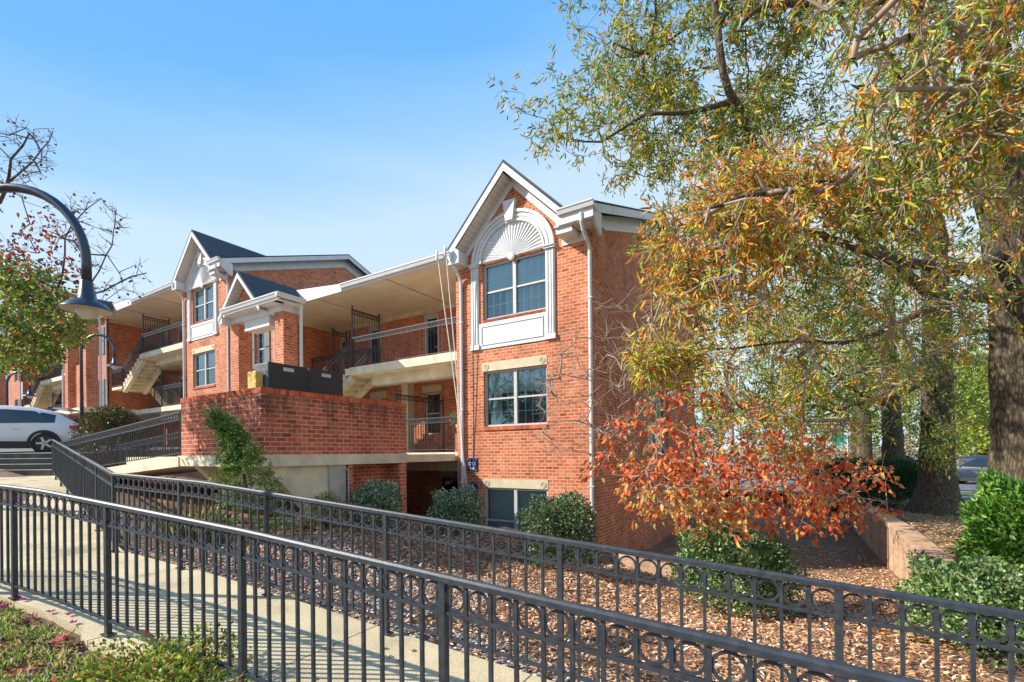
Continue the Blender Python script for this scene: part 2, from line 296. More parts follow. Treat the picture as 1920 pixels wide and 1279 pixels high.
# ---------------------------------------------------------------- ground heights
def walk(s):   # height of the ramp surface along its run
    return -(1.76+.0717*s) if s>-5.7 else -(1.351+(s+5.7)*.035)
def sn(xc,D): return xc*.878-D*.478, xc*.478+D*.878
def fromsn(s,n,z=0): return W(s*.878+n*.478, -s*.478+n*.878, z)
CP=[(-2.7,9.6,-1.45),(-4.1,9.3,-1.35),(-5.0,7.6,-1.3),(-6.5,9,-1.15),(-4.7,10.5,-.85),(-8,11,-.75),(-11,11.6,-.62),(-1.1,9.5,-1.6),(-1.48,13.1,-1.9),(.1,12.2,-2.1),(1.8,11,-2.4),(3.3,10,-2.6),
 (5,12.5,-3.0),(4,16,-3.1),(5,20,-3.1),(7,14,-2.95),(8.2,9.6,-2.78),(3.4,7.4,-2.35),(4.7,4.9,-2.15),(1.7,4.6,-2.0),(.2,8,-1.95),(2,9,-2.3),(5.5,8.5,-2.65),(6.5,11.5,-2.9),(8.6,12.5,-2.9),
 (-14,16.5,-.1),(-18,22,-.02),(-30,30,0),(-24,14,-.1),(-9.5,20,-.5),(-6,18,-1.6),(-2,18,-2.8),(2,24,-3),(8,30,-2.5),(-14,30,0),(-20,50,0),(30,50,-2.1),(0,60,-2.5),(-40,80,0),(60,80,-2.1),
 (1.3,-.5,-1.72),(-3,0,-1.5),(-5,2.2,-1.32),(-8,4,-1.15),(-3.4,2.6,-1.36),(-4.2,3.6,-1.28),(-1.5,2,-1.6),(5,1,-2.0),(9,2,-2.1),(-12,6,-.9),(-20,5,-.5),(15,0,-2.2),(0,-20,-1.7),(30,-20,-2.2),(-30,-10,-.5)]
CPa=np.array(CP)
def height_np(X,Y):
    xc=X*CO+Y*SI; D=-X*SI+Y*CO
    s=xc*.878-D*.478; n=xc*.478+D*.878
    d2=(xc[:,None]-CPa[None,:,0])**2+(D[:,None]-CPa[None,:,1])**2+.08
    w=1/d2**1.6; h=(w*CPa[None,:,2]).sum(1)/w.sum(1)
    wz=np.where(s>-5.7,-(1.76+.0717*s),-(1.351+(s+5.7)*.035))
    dd=np.maximum(0,np.maximum(np.maximum(n-3.2,1.6-n),np.maximum(-8.2-s,s-3)))
    k=np.clip(1-dd/1.3,0,1); k=k*k*(3-2*k); h=h*(1-k)+(wz-.07)*k
    # second leg of the ramp, up to the landing
    ax,ay=-5.4,6.45; bx,by=-13.3,13.9; L2=math.hypot(bx-ax,by-ay); tx,ty=(bx-ax)/L2,(by-ay)/L2
    t=(xc-ax)*tx+(D-ay)*ty; q=-(xc-ax)*(-ty)-(D-ay)*tx   # q>0 : left of the fence
    q=(xc-ax)*(-ty)+(D-ay)*tx; q=-q
    tz=-1.27+np.clip(t/L2,0,1)*(.74)
    dd=np.maximum(0,np.maximum(np.maximum(q-2.4,-q-.1),np.maximum(-t-1.0,t-L2-1.5)))
    k=np.clip(1-dd/1.1,0,1); k=k*k*(3-2*k); h=h*(1-k)+(tz-.09)*k
    # raised bed behind the brick retaining wall
    a=np.clip((X-1.62)/.2,0,1); b=np.clip((Y-7.2)/1.6,0,1); c=np.clip((60-Y)/20,0,1)
    up=-1.8+np.clip((D-14)/10,0,1)*(-.25)
    k=a*b*c; h=h*(1-k)+np.maximum(h,up)*k
    pk=np.clip((D-19)/2.5,0,1)*np.clip((X-3.2)/1.2,0,1); h=h*(1-pk)+(-2.18)*pk
    return h
def height(X,Y): return float(height_np(np.array([X]),np.array([Y]))[0])
def terrain():
    def axis(lo,hi,f0,f1,st):
        a=list(np.arange(f0,f1,st)); g=st; x=f1
        while x<hi: a.append(x); g*=1.25; x+=g
        a.append(hi); g=st; x=f0
        while x>lo: g*=1.25; x-=g; a.insert(0,max(x,lo))
        return np.array(sorted(set(a)))
    xs=axis(-900,900,-16,10,.2); ys=axis(-300,1200,-3,24,.2)
    X,Y=np.meshgrid(xs,ys); Z=height_np(X.ravel(),Y.ravel()); Z+=RNG.normal(0,.008,Z.shape)
    nx,ny=len(xs),len(ys); V=np.stack([X.ravel(),Y.ravel(),Z],1)
    i=np.arange(nx*ny).reshape(ny,nx); F=np.stack([i[:-1,:-1].ravel(),i[:-1,1:].ravel(),i[1:,1:].ravel(),i[1:,:-1].ravel()],1)
    me=bpy.data.meshes.new('ground'); me.from_pydata(V.tolist(),[],F.tolist()); me.materials.append(MT['ground'])
    me.polygons.foreach_set('use_smooth',[True]*len(me.polygons))
    tag(bpy.data.objects.new('ground',me),kind='structure'); C.objects.link(bpy.data.objects['ground'])
terrain()
# ---- walk
def strip(name,rows,mat,thick=.14,runs=None):
    mb=MB(); v=[]; f=[]
    for a,b in rows: v+= [a,b,(a[0],a[1],a[2]-thick),(b[0],b[1],b[2]-thick)]
    for k in range(len(rows)-1):
        i=4*k; f+=[[i,i+1,i+5,i+4],[i,i+4,i+6,i+2],[i+1,i+3,i+7,i+5]]
    me=bpy.data.meshes.new(name); me.from_pydata(v,[],f); me.materials.append(MT[mat])
    at_=me.attributes.new('run','FLOAT','POINT'); at_.data.foreach_set('value',[runs[k//4] if runs else 0. for k in range(len(v))])
    o=bpy.data.objects.new(name,me); C.objects.link(o); return o
rows=[];runs=[]
for k in range(0,61):
    s=-8.0+k*.2; rows.append((fromsn(s,(1.70 if s<-4.8 else 1.60)+(min(max(s+6.4,-1.5),3.4))*.055,walk(s)),fromsn(s,3.2,walk(s)))); runs.append(s+20.2)
tag(strip('footpath',rows,'path',.16,runs),kind='structure')
A2=Vector(W(-5.38,6.45,-1.27)); B2=Vector(W(-13.2,13.8,-.53)); dr=(B2-A2); dr.z=0; L2=dr.length; dr/=L2; lf=Vector((-dr.y,dr.x,0))
rows=[];runs=[]
for k in range(0,45):
    t=-.9+k*(L2+2.4+.9)/44; z=-1.268+.738*min(max(t/L2,0),1); p=Vector((A2.x,A2.y,0))+dr*t
    rr=[]
    ww=3.4
    while ww>.3:
        q=p+lf*ww; xc_=q.x*CO+q.y*SI; D__=-q.x*SI+q.y*CO
        if sn(xc_,D__)[1]>1.76: break
        ww-=.05
    for q in (p+lf*ww,p-lf*.12):
        xc_=q.x*CO+q.y*SI; D__=-q.x*SI+q.y*CO; s__,n__=sn(xc_,D__); rr.append((q.x,q.y,min(z,walk(s__)-.006) if s__>-8.4 and n__<3.4 else z))
    rows.append(tuple(rr)); runs.append(t+30)
tag(strip('ramp_path',rows,'path',.16,runs),kind='structure')
# steps up to the upper car park (parallel to the picture) and the car park itself
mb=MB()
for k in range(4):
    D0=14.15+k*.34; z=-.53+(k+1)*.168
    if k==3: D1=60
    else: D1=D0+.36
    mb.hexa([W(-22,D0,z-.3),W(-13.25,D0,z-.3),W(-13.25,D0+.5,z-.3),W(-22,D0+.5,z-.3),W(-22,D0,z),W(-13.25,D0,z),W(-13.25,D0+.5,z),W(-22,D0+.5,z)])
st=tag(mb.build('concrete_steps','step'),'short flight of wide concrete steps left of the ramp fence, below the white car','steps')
mb=MB(); 
for k in range(4):
    D0=14.15+k*.34; z=-.53+(k+1)*.168
    mb.hexa([W(-22,D0-.02,z+.002),W(-13.25,D0-.02,z+.002),W(-13.25,D0+.06,z+.002),W(-22,D0+.06,z+.002),W(-22,D0-.02,z+.02),W(-13.25,D0-.02,z+.02),W(-13.25,D0+.06,z+.02),W(-22,D0+.06,z+.02)])
nose=mb.build('nosing','conc',st)
def sheet(name,pts,mat,z):
    mb=MB(); mb.poly([(*p[:2],z) for p in pts]); return tag(mb.build(name,mat,fix=False),kind='structure')
mb=MB(); P=[W(-60,15.6),W(-13.3,15.6),W(-12.6,24),W(-22,45),W(-60,60)]
mb.hexa([(*W(-60,15.6)[:2],-.3),(*W(-13.3,15.6)[:2],-.3),(*W(-16,48)[:2],-.3),(*W(-60,48)[:2],-.3),(*W(-60,15.6)[:2],.155),(*W(-13.3,15.6)[:2],.155),(*W(-16,48)[:2],1.5),(*W(-60,48)[:2],1.5)]); tag(mb.build('upper_parking_road','asph'),kind='structure')
sheet('lower_parking_road',[W(9.5,25.5),W(26,21),W(120,21),W(160,130),W(-10,130),W(4,40)],'asph',-2.1)
sheet('far_footpath',[W(12.2,20),W(40,14.5),W(41,16.3),W(12.6,21.7)],'conc_g',-2.0)
sheet('grass_verge',[W(12.6,21.7),W(41,16.3),W(42,19),W(13,24.4)],'grass',-2.03)
# ---------------------------------------------------------------- building module
YF=10.5
def tfY(Y0): return lambda u,d,z:(u,Y0-d,z)          # wall facing the viewer (-Y); d outwards
def tfX(X0): return lambda u,d,z:(X0+d,u,z)          # wall facing +X
def wall_grid(mb,u0,u1,z0,z1,holes,t=.22,d0=0.0):
    us=sorted({u0,u1,*[h[0] for h in holes],*[h[1] for h in holes]}); zs=sorted({z0,z1,*[h[2] for h in holes],*[h[3] for h in holes]})
    for a,b in zip(us,us[1:]):
        for c,d in zip(zs,zs[1:]):
            m=((a+b)/2,(c+d)/2)
            if any(h[0]<m[0]<h[1] and h[2]<m[1]<h[3] for h in holes): continue
            mb.poly([(a,d0,c),(b,d0,c),(b,d0,d),(a,d0,d)])
    for a,b,c,d in holes:
        for q in (((a,c),(b,c)),((b,c),(b,d)),((b,d),(a,d)),((a,d),(a,c))):
            (p,r),(p2,r2)=q; mb.poly([(p,d0,r),(p2,d0,r2),(p2,d0-t,r2),(p,d0-t,r)])
def window(parent,tf,u0,u1,z0,z1,units=2,cols=4,rows=2,cover=None,rec=.1,split=.5,name='window'):
    fm=MB(); fm.tf=tf; w=.05; d=-rec
    for a,b,c,e in ((u0,u1,z1-w,z1),(u0,u1,z0,z0+w),(u0,u0+w,z0+w,z1-w),(u1-w,u1,z0+w,z1-w)): fm.box(a,b,d-.05,d+.03,c,e)
    uw=(u1-u0)/units
    for k in range(1,units): fm.box(u0+k*uw-.045,u0+k*uw+.045,d-.05,d+.035,z0+w,z1-w)
    zm=z0+(z1-z0)*split
    for k in range(units): fm.box(u0+k*uw+.045,u0+(k+1)*uw-.045,d-.045,d+.015,zm-.022,zm+.022)
    fo=fm.build(name,'frame',parent)
    gm=MB(); gm.tf=tf; gm.poly([(u0+w,d-.02,z0+w),(u1-w,d-.02,z0+w),(u1-w,d-.02,z1-w),(u0+w,d-.02,z1-w)]); gm.build('glass','glass',fo,fix=False)
    mm=MB(); mm.tf=tf
    if cols>1:
        for k in range(units):
            a,b=u0+k*uw+.05,u0+(k+1)*uw-.05
            for (c,e) in ((z0+w,zm-.02),(zm+.02,z1-w)):
                for j in range(1,cols): x=a+(b-a)*j/cols; mm.box(x-.012,x+.012,d-.036,d-.026,c,e)
                for j in range(1,rows): z=c+(e-c)*j/rows; mm.box(a,b,d-.038,d-.028,z-.012,z+.012)
        mm.build('window_grid','muntin',fo)
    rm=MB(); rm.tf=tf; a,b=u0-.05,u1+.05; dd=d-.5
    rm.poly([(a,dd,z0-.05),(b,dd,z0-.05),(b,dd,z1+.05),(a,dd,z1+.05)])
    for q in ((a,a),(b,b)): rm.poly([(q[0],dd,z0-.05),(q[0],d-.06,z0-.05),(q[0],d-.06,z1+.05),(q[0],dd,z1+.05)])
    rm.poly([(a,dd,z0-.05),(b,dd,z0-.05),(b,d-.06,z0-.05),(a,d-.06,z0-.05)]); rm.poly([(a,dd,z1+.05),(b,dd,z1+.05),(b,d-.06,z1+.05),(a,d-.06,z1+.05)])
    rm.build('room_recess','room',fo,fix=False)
    for cv in (cover or []):
        kind,a,b,c,e=cv; cm=MB(); cm.tf=tf; a=u0+(u1-u0)*a; b=u0+(u1-u0)*b; c=z0+(z1-z0)*c; e=z0+(z1-z0)*e
        if kind=='curtain':
            n=14; pts=[(a+(b-a)*i/n,d-.14-.025*(i%2)) for i in range(n+1)]
            for i in range(n): cm.poly([(pts[i][0],pts[i][1],c),(pts[i+1][0],pts[i+1][1],c),(pts[i+1][0],pts[i+1][1],e),(pts[i][0],pts[i][1],e)])
        else: cm.box(a,b,d-.12,d-.11,c,e)
        cm.build(kind,kind,fo,fix=False)
    return fo
def shell(name,poly3d,mat,parent,t=.12):   # sloped slab from a quad, thickness downward
    mb=MB(); p=[Vector(q) for q in poly3d]; mb.hexa([q-Vector((0,0,t)) for q in p]+p); return mb.build(name,mat,parent)
X0,X1=-8.45,-4.5; YB=22.1
def gutter(mb,p,q,out,h=.13,w=.12):   # K-style gutter between p and q (top inner edge), out = outward unit vector
    p=Vector(p); q=Vector(q); o=Vector(out); z=Vector((0,0,1))
    prof=[(0,0),(w,0),(w,-.03),(w-.02,-.035),(w-.02,-.05),(w-.045,-h),(0,-h)]
    n=len(prof); A=[mb.P(p+o*a+z*b) for a,b in prof]; B=[mb.P(q+o*a+z*b) for a,b in prof]
    for k in range(n): mb.f.append([A[k],A[(k+1)%n],B[(k+1)%n],B[k]])
    mb.f.append(A); mb.f.append(B[::-1])
def condo():
    t=thing('condo_building',(-6.5,YF,-2.3),'nearest brick condo wing with white arched fanlight window, at the end of the row','building','brick condo wings stepping up the street')
    cx=-6.55
    m=MB(); m.tf=tfY(YF)
    W1=(-7.53,-5.61,3.58,5.06); W2=(-7.53,-5.61,.72,2.2); W3=(-7.53,-5.61,-2.15,-.9)
    wall_grid(m,X0,X1,-3.4,5.35,[W1,W2,W3])
    m.poly([(cx-1.72,0,5.35),(cx+1.72,0,5.35),(cx,0,7.07)])
    m.tf=tfX(X1); EW=[(15.2,17.6,-.55,2.45),(15.2,17.0,3.1,4.6)]
    wall_grid(m,YF,YB,-3.4,5.35,EW)
    m.poly([(YF,0,5.35),(YB,0,5.35),(16.3,0,7.55)])
    m.tf=None
    m.poly([(X0,YB,-3.4),(X0,YF,-3.4),(X0,YF,5.35),(X0,16.3,7.55),(X0,YB,5.35)]); m.poly([(X1,YB,-3.4),(X0,YB,-3.4),(X0,YB,5.35),(X1,YB,5.35)])
    m.build('wall','brick',t,fix=False)
    # roofs
    zr=5.62; R=MB()
    def slab(p,th=.045): R.hexa([Vector(q)-Vector((0,0,th)) for q in p]+[Vector(q) for q in p])
    xa,xb=X0-.02,X1+.36
    zf=lambda y: zr+(y-10.0)*(7.9-zr)/6.3
    slab([(cx+1.7,10.0,zr),(xb,10.0,zr),(xb,10.56,zf(10.56)),(cx+1.7,10.56,zf(10.56))]); slab([(xa,10.56,zf(10.56)),(xb,10.56,zf(10.56)),(xb,16.3,7.9),(xa,16.3,7.9)]); slab([(xb,22.6,zr),(xa,22.6,zr),(xa,16.3,7.9),(xb,16.3,7.9)])
    ya=10.05; yb=14.9
    slab([(cx-1.85,ya,5.52),(cx,ya,7.36),(cx,yb+.4,7.36),(cx-1.85,ya+.4,5.52)],.07); slab([(cx,ya,7.36),(cx+1.85,ya,5.52),(cx+1.85,ya+.4,5.52),(cx,yb+.4,7.36)],.07)
    R.build('roof','shingle',t)
    # rake boards on the gable
    T=MB(); k=1.0
    for sgn in (-1,1):
        f=lambda a,b,d,s=sgn:(cx+s*a,ya+.0+d,b)
        T.prism([(0,7.27),(1.86,5.41),(1.86,5.22),(0,7.08)],f,0,.03)           # outer fascia
        T.prism([(0,7.06),(1.74,5.32),(1.74,5.10),(0,6.86)],lambda a,b,d,s=sgn:(cx+s*a,YF-.03+d,b),-.01,.02)   # frieze against brick
    T.prism([(1.55,5.50),(1.86,5.20),(1.86,5.10),(1.45,5.10),(1.45,5.42)],lambda a,b,d:(cx-a,ya+.005+d,b),0,.44)
    T.prism([(1.55,5.50),(1.86,5.20),(1.86,5.10),(1.45,5.10),(1.45,5.42)],lambda a,b,d:(cx+a,ya+.005+d,b),0,.44)
    # side rake on the east wall
    for (ya_,yb_) in ((10.02,16.3),(22.6,16.3)):
        s0=5.57; s1=7.85
        T.prism([(ya_,s0),(yb_,s1),(yb_,s1-.2),(ya_,s0-.2)],lambda a,b,d:(xb-.03+d,a,b),0,.03)
        T.prism([(max(ya_,YF) if ya_<16 else YB,s0+.03),(yb_,s1-.03),(yb_,s1-.55),(max(ya_,YF) if ya_<16 else YB,s0-.3)],lambda a,b,d:(X1+d,a,b),0,.025)
    T.prism([(10.02,5.5),(10.5,5.5),(10.5,5.0),(10.42,5.0),(10.02,5.3)],lambda a,b,d:(X1+.30+d,a,b),0,.06)
    T.box(X1-.65,X1-.0,YF-.028,YF+.0,5.0,5.2)    # frieze right
    T.build('trim','white',t)
    S=MB()
    for sgn in (-1,1): S.poly([(cx+sgn*.02,ya+.03,7.03),(cx+sgn*1.8,ya+.03,5.25),(cx+sgn*1.8,YF-.03,5.25),(cx+sgn*.02,YF-.03,7.03)])
    S.build('gable_soffit','soffit_z',t,fix=False)
    S=MB(); S.box(X1-.62,X1+.33,10.0,YF,5.24,5.28); S.box(X1,X1+.33,YF,10.9,5.27,5.3); S.build('eave_soffit','soffit_x',t)
    G=MB(); gutter(G,(-5.0,9.99,5.60),(X1+.4,9.99,5.60),(0,-1,0)); G.box(-5.0,X1+.36,9.98,10.01,5.26,5.6); G.build('gutter','gutter',t)
    for (xp,yt,y0,zb) in ((-8.23,10.06,5.2,-2.1),(-4.42,10.0,5.3,-2.6)):
        D=MB(); yy=YF-.06
        D.tube([(xp,yt-.02,5.40),(xp,yt-.02,5.22),(xp,yt+.08,5.06),(xp,yy-.06,4.86),(xp,yy,4.7),(xp,yy,zb)],.045,8)
        for z in (3.6,1.2,-.8): D.box(xp-.06,xp+.06,yy-.05,YF,z,z+.03)
        D.build('downspout','gutter',t,smooth=False)
    # windows, lintels, sills
    window(t,tfY(YF),*W1,cover=[('blind',.02,.98,.5,.98),('curtain',.3,.98,.02,.55)])
    window(t,tfY(YF),*W2,cover=[('blind',.02,.98,.60,.98),('curtain',.02,.2,.0,.6),('curtain',.85,.98,.0,.6)])
    window(t,tfY(YF),*W3,cols=1,cover=[('blind',.02,.98,.02,.98)],split=.3,rec=.06)
    for z in (2.2,-.9):
        L=MB(); L.tf=tfY(YF); L.box(-7.57,-5.60,-.02,.012,z,z+.23)
        for x in (-7.44,-5.73):
            for r in (.085,.05): L.lathe((x,.012,z+.115),[(r,0),(r,.012),(r-.02,.012),(r-.02,0)],16,(Vector((1,0,0)),Vector((0,0,1)),Vector((0,1,0))))
        L.build('lintel','lime',t)
    L=MB(); L.tf=tfY(YF); L.box(-7.54,-5.6,-.1,.035,.62,.715); L.build('sill','rowlock',t)
    L=MB(); L.tf=tfY(YF); L.box(-7.53,-5.61,-.1,.0,3.49,3.58); L.build('sill','rowlock',t)
    for u in EW: window(t,tfX(X1),*u,cols=3,cover=[('blind',.02,.98,.3,.98)])
    # arched surround
    tr=MB(); tr.tf=tfY(YF); acx=-6.60; zs=5.09; Rr=1.22
    def arcband(r0,r1,d,n=36):
        for k in range(n):
            a=math.pi*k/n; b=math.pi*(k+1)/n
            q=[(acx+r1*math.cos(a),zs+r1*math.sin(a)*.93),(acx+r1*math.cos(b),zs+r1*math.sin(b)*.93),(acx+r0*math.cos(b),zs+r0*math.sin(b)*.93),(acx+r0*math.cos(a),zs+r0*math.sin(a)*.93)]
            tr.prism(q,lambda u,z,dd:(u,dd,z),0,d)
    arcband(.97,1.24,.05); arcband(1.17,1.25,.085); arcband(1.06,1.10,.07); arcband(.94,.985,.075)
    ao=tr.build('arch_surround','white',t)
    fp=MB(); fp.tf=tfY(YF); n=26
    cpt=(acx,.05,zs+.03)
    for k in range(n):
        a=math.pi*k/n; b=math.pi*(k+1)/n; mid=(a+b)/2; R0=.955
        A=(acx+R0*math.cos(a),.012,zs+R0*math.sin(a)*.93); B=(acx+R0*math.cos(b),.012,zs+R0*math.sin(b)*.93); Mm=(acx+R0*math.cos(mid),.045,zs+R0*math.sin(mid)*.93)
        fp.poly([(acx,.02,zs),A,Mm]); fp.poly([(acx,.02,zs),Mm,B])
    fp.build('fan_panel','white',ao,fix=False)
    hb=MB(); hb.tf=tfY(YF); hb.lathe((acx,.012,zs+.0),[(.11,0),(.1,.035),(.05,.05),(0.001,.052)],14,(Vector((1,0,0)),Vector((0,0,1)),Vector((0,1,0)))); hb.build('fan_hub','white',ao)
    ks=MB(); ks.tf=tfY(YF); ks.prism([(acx-.19,6.50),(acx+.19,6.50),(acx+.11,5.98),(acx-.11,5.98)],lambda a,b,d:(a,d,b),0,.14); ks.build('keystone','white',t,bevel=.008)
    for xs in (-7.90,-5.60):
        pl=MB(); pl.tf=tfY(YF); pl.box(xs,xs+.25,-.05,.04,2.86,5.03); pl.box(xs+.03,xs+.07,0,.06,2.95,5.0); pl.box(xs+.18,xs+.22,0,.06,2.95,5.0); pl.box(xs+.1,xs+.15,0,.055,2.95,5.0)
        pl.box(xs-.02,xs+.27,0,.075,2.80,2.93); pl.box(xs-.02,xs+.27,0,.10,5.02,5.07); pl.box(xs-.035,xs+.285,0,.13,5.07,5.10); pl.build('pilaster','white',t)
    ap=MB(); ap.tf=tfY(YF); ap.box(-7.64,-5.61,0,.03,2.80,3.49)
    for a,b,c,e in ((-7.57,-5.68,3.38,3.40),(-7.57,-5.68,2.90,2.92),(-7.57,-7.55,2.92,3.38),(-5.70,-5.68,2.92,3.38)): ap.box(a,b,.03,.05,c,e)
    ap.build('apron_panel','white',t)
    return t
B1=condo()
# ---------------------------------------------------------------- iron railings
def ringmesh(mb,c,ax,az,r,w=.012,n=14,t=.012):
    c=Vector(c); ax=Vector(ax); az=Vector(az); nn=ax.cross(az)
    for k in range(n):
        a=2*math.pi*k/n; b=2*math.pi*(k+1)/n
        def q(R,an,s): return c+ax*R*math.cos(an)+az*R*math.sin(an)+nn*s
        mb.hexa([q(r-w,a,-t/2),q(r,a,-t/2),q(r,b,-t/2),q(r-w,b,-t/2),q(r-w,a,t/2),q(r,a,t/2),q(r,b,t/2),q(r-w,b,t/2)])
def railing(parent,p,q,h=1.0,name='railing',sp=.125,post=True,tall=False,gap=.08):
    p=Vector(p); q=Vector(q); d=q-p; L=Vector((d.x,d.y,0)).length; dn=d.normalized(); z=Vector((0,0,1)); m=MB()
    m.bar(p+z*h,q+z*h,.045,.03); m.bar(p+z*(h-.14),q+z*(h-.14),.025,.02); m.bar(p+z*gap,q+z*gap,.03,.02)
    n=max(1,round(L/sp))
    for k in range(n+1):
        c=p+d*k/n; m.bar(c+z*gap,c+z*h,.014 if 0<k<n or not post else .04)
        if k<n: ringmesh(m,p+d*(k+.5)/n+z*(h-.07),dn,z,.05,.012,8)
    if tall:
        for c in (p,q): m.bar(c,c+z*(h+.08),.05); m.lathe(c+z*(h+.07),[(.02,0),(.035,.03),(.02,.06),(.001,.09)],8)
    return m.build(name,'iron',parent,fix=False)
def stairflight(parent,xa,za,xb,zb,y0,y1,n=8,name='stair_flight'):
    m=MB(); 
    for k in range(n):
        a=xa+(xb-xa)*k/n; b=xa+(xb-xa)*(k+1)/n; z=(za+(zb-za)*(k+1)/n) if zb>za else (za+(zb-za)*k/n); lo,hi=min(a,b),max(a,b); st=abs(zb-za)/n
        m.box(lo,hi,y0,y1,z-st-.02,z)
        sl_=(-.02 if zb>za else .02); m.box(lo+min(sl_,0),hi+max(sl_,0),y0-.02,y1+.02,z,z+.025)
    dz=-.34
    for (ya,yb) in ((y0+.02,y0+.2),(y1-.2,y1-.02)):
        m.hexa([(xa,ya,za+dz),(xb,ya,zb+dz),(xb,yb,zb+dz),(xa,yb,za+dz),(xa,ya,za-.1),(xb,ya,zb-.16),(xb,yb,zb-.16),(xa,yb,za-.1)])
    return m.build(name,'conc',parent)
def door(parent,tf,u0,u1,z0,z1,col='door',glazed=True):
    m=MB(); m.tf=tf; w=.06
    for a,b,c,e in ((u0,u0+w,z0,z1),(u1-w,u1,z0,z1),(u0+w,u1-w,z1-w,z1)): m.box(a,b,-.08,.02,c,e)
    m.box(u0+w,u1-w,-.08,-.05,z0,z1-w); fo=m.build('door',col,parent)
    k=MB(); k.tf=tf; k.lathe((u1-.14,-.05,z0+1.0),[(.02,0),(.02,.04),(.035,.05),(.001,.07)],10,(Vector((1,0,0)),Vector((0,0,1)),Vector((0,1,0)))); k.build('door_knob','rim',fo)
    if glazed:
        g=MB(); g.tf=tf; g.box(u0+.12,u1-.12,-.05,-.035,z0+.25,z1-.16); g.build('door_glass','carglass',fo)
    else:
        g=MB(); g.tf=tf; uw=(u1-u0-.28)/3
        for i in range(3): g.box(u0+.14+i*uw,u0+.14+i*uw+uw*.75,-.05,-.04,z1-.4,z1-.22)
        g.build('door_glass','carglass',fo)
    return fo
XL,XS=-17.0,-12.94; YW=13.1
def gallery():
    t=thing('breezeway_gallery',(-12.7,YF+1.3,-2.3),'two tier open breezeway with iron railings between the nearest brick wing and the portal','building','open breezeways between the brick wings')
    m=MB(); m.tf=tfY(YW); ops=[(-12.0,-11.34,2.95,5.05),(-14.95,-14.3,2.95,5.05),(-16.75,-16.3,2.95,4.9),(-12.05,-11.32,.72,2.22),(-11.25,-10.45,-2.3,-.8),(-15.0,-14.3,.1,2.2)]
    wall_grid(m,XL,X0,-3.4,5.32,ops,.15)
    m.tf=None; m.poly([(XL,YF,-.4),(XL,YW,-.4),(XL,YW,5.32),(XL,YF,5.32)])
    m.tf=tfY(YF-.06); wall_grid(m,-20.2,XL,-.6,5.45,[(-18.35,-17.72,3.4,4.86),(-18.35,-17.72,.5,2.0)],.15)
    m.build('back_wall','brick',t,fix=False)
    door(t,tfY(YW-.0),-12.0,-11.34,2.85,5.05,'frame'); door(t,tfY(YW),-14.95,-14.3,2.85,5.05,'frame'); door(t,tfY(YW),-16.75,-16.3,2.85,4.9,'door',False)
    window(t,tfY(YW),-12.05,-11.32,.72,2.22,units=1,cols=1); door(t,tfY(YW),-11.25,-10.45,-2.3,-.8,'cabgrey'); door(t,tfY(YW),-15.0,-14.3,.05,2.2,'frame')
    for (a,b,z) in ((-12.1,-11.28,5.07),(-15.05,-14.2,5.07),(-16.85,-16.2,4.93),(-12.15,-11.22,2.24),(-11.35,-10.35,-.8),(-14.9,-14.0,2.22)):
        L=MB(); L.tf=tfY(YW); L.box(a,b,-.02,.03,z,z+.24); L.build('lintel','lime',t)
    for z in (3.4,.5):
        w=window(t,tfY(YF-.06),-18.35,-17.72,z,z+1.46,units=1,cols=3)
        for u in (-17.70,-18.71):
            s=MB(); s.tf=tfY(YF-.06); s.box(u,u+.34,0,.04,z-.03,z+.70); s.box(u,u+.34,0,.04,z+.74,z+1.5); s.build('shutter','shutter',t)
    d=MB(); d.tube([(XL+.05,YF-.12,5.3),(XL+.05,YF-.12,-.4)],.045,8); d.build('downspout','gutter',t)
    # ceiling, roof, fascia, gutter
    c=MB(); c.prism([(XL,10.15),(-12.8,10.15),(X0,10.15),(X0,YW),(XL,YW)],lambda a,b,d:(a,b,d),5.28,5.31); 
    c.build('ceiling','ceil',t)
    c=MB(); c.box(-14.2,-14.16,10.2,YW,5.262,5.279); c.box(-10.9,-10.86,10.2,YW,5.262,5.279); c.build('ceiling_joint','conc_g',t)
    F=MB(); F.box(XL,X0,YW-.02,YW+.0,5.12,5.28); F.box(XL,XL+.02,YF,YW-.02,5.12,5.28); F.build('ceiling_trim','conc',t)
    shell('roof',[(-20.1,10.1,5.47),(X0+.3,10.1,5.47),(X0+.3,16.3,7.3),(-20.1,16.3,7.3)],'shingle',t,.08)
    shell('rear_roof',[(X0+.3,22.5,5.47),(-20.1,22.5,5.47),(-20.1,16.3,7.3),(X0+.3,16.3,7.3)],'shingle',t,.08)
    G=MB(); gutter(G,(-12.8,10.12,5.46),(-8.3,10.12,5.46),(0,-1,0)); G.box(-12.8,-8.4,10.12,10.15,5.26,5.46); G.build('gutter','gutter',t)
    F=MB(); F.prism([(-12.79,5.24),(-12.79,5.48),(-17.1,5.93),(-17.1,5.52),(-17.1,5.24)],lambda a,b,d:(a,10.08+d,b),0,.05); F.build('angled_fascia','white',t)
    # decks
    S=MB(); S.box(XS,X0,YF,YW,2.62,2.83); S.box(XL,XS,11.85,YW,2.62,2.83); S.box(XS,X0,YF,YF+.1,2.83,2.87); S.build('upper_deck','conc',t)
    S=MB(); S.box(XS+.5,X0,11.0,11.3,2.3,2.62); S.build('deck_beam','conc',t); S=MB(); S.box(XS+.9,X0,11.0,11.3,-.5,-.15); S.build('deck_beam','conc',t)
    S=MB(); S.box(XS,X0,YF,YW,-.17,.05); S.box(-17,XS,8.2,YW,-.22,.02); S.build('middle_deck','conc',t)
    stairflight(t,-15.3,1.44,XS,2.83,10.55,11.65); stairflight(t,-15.3,1.44,XS,.05,11.85,12.9)
    S=MB(); S.box(-16.6,-15.3,10.5,12.95,1.3,1.44); S.build('landing','conc',t)
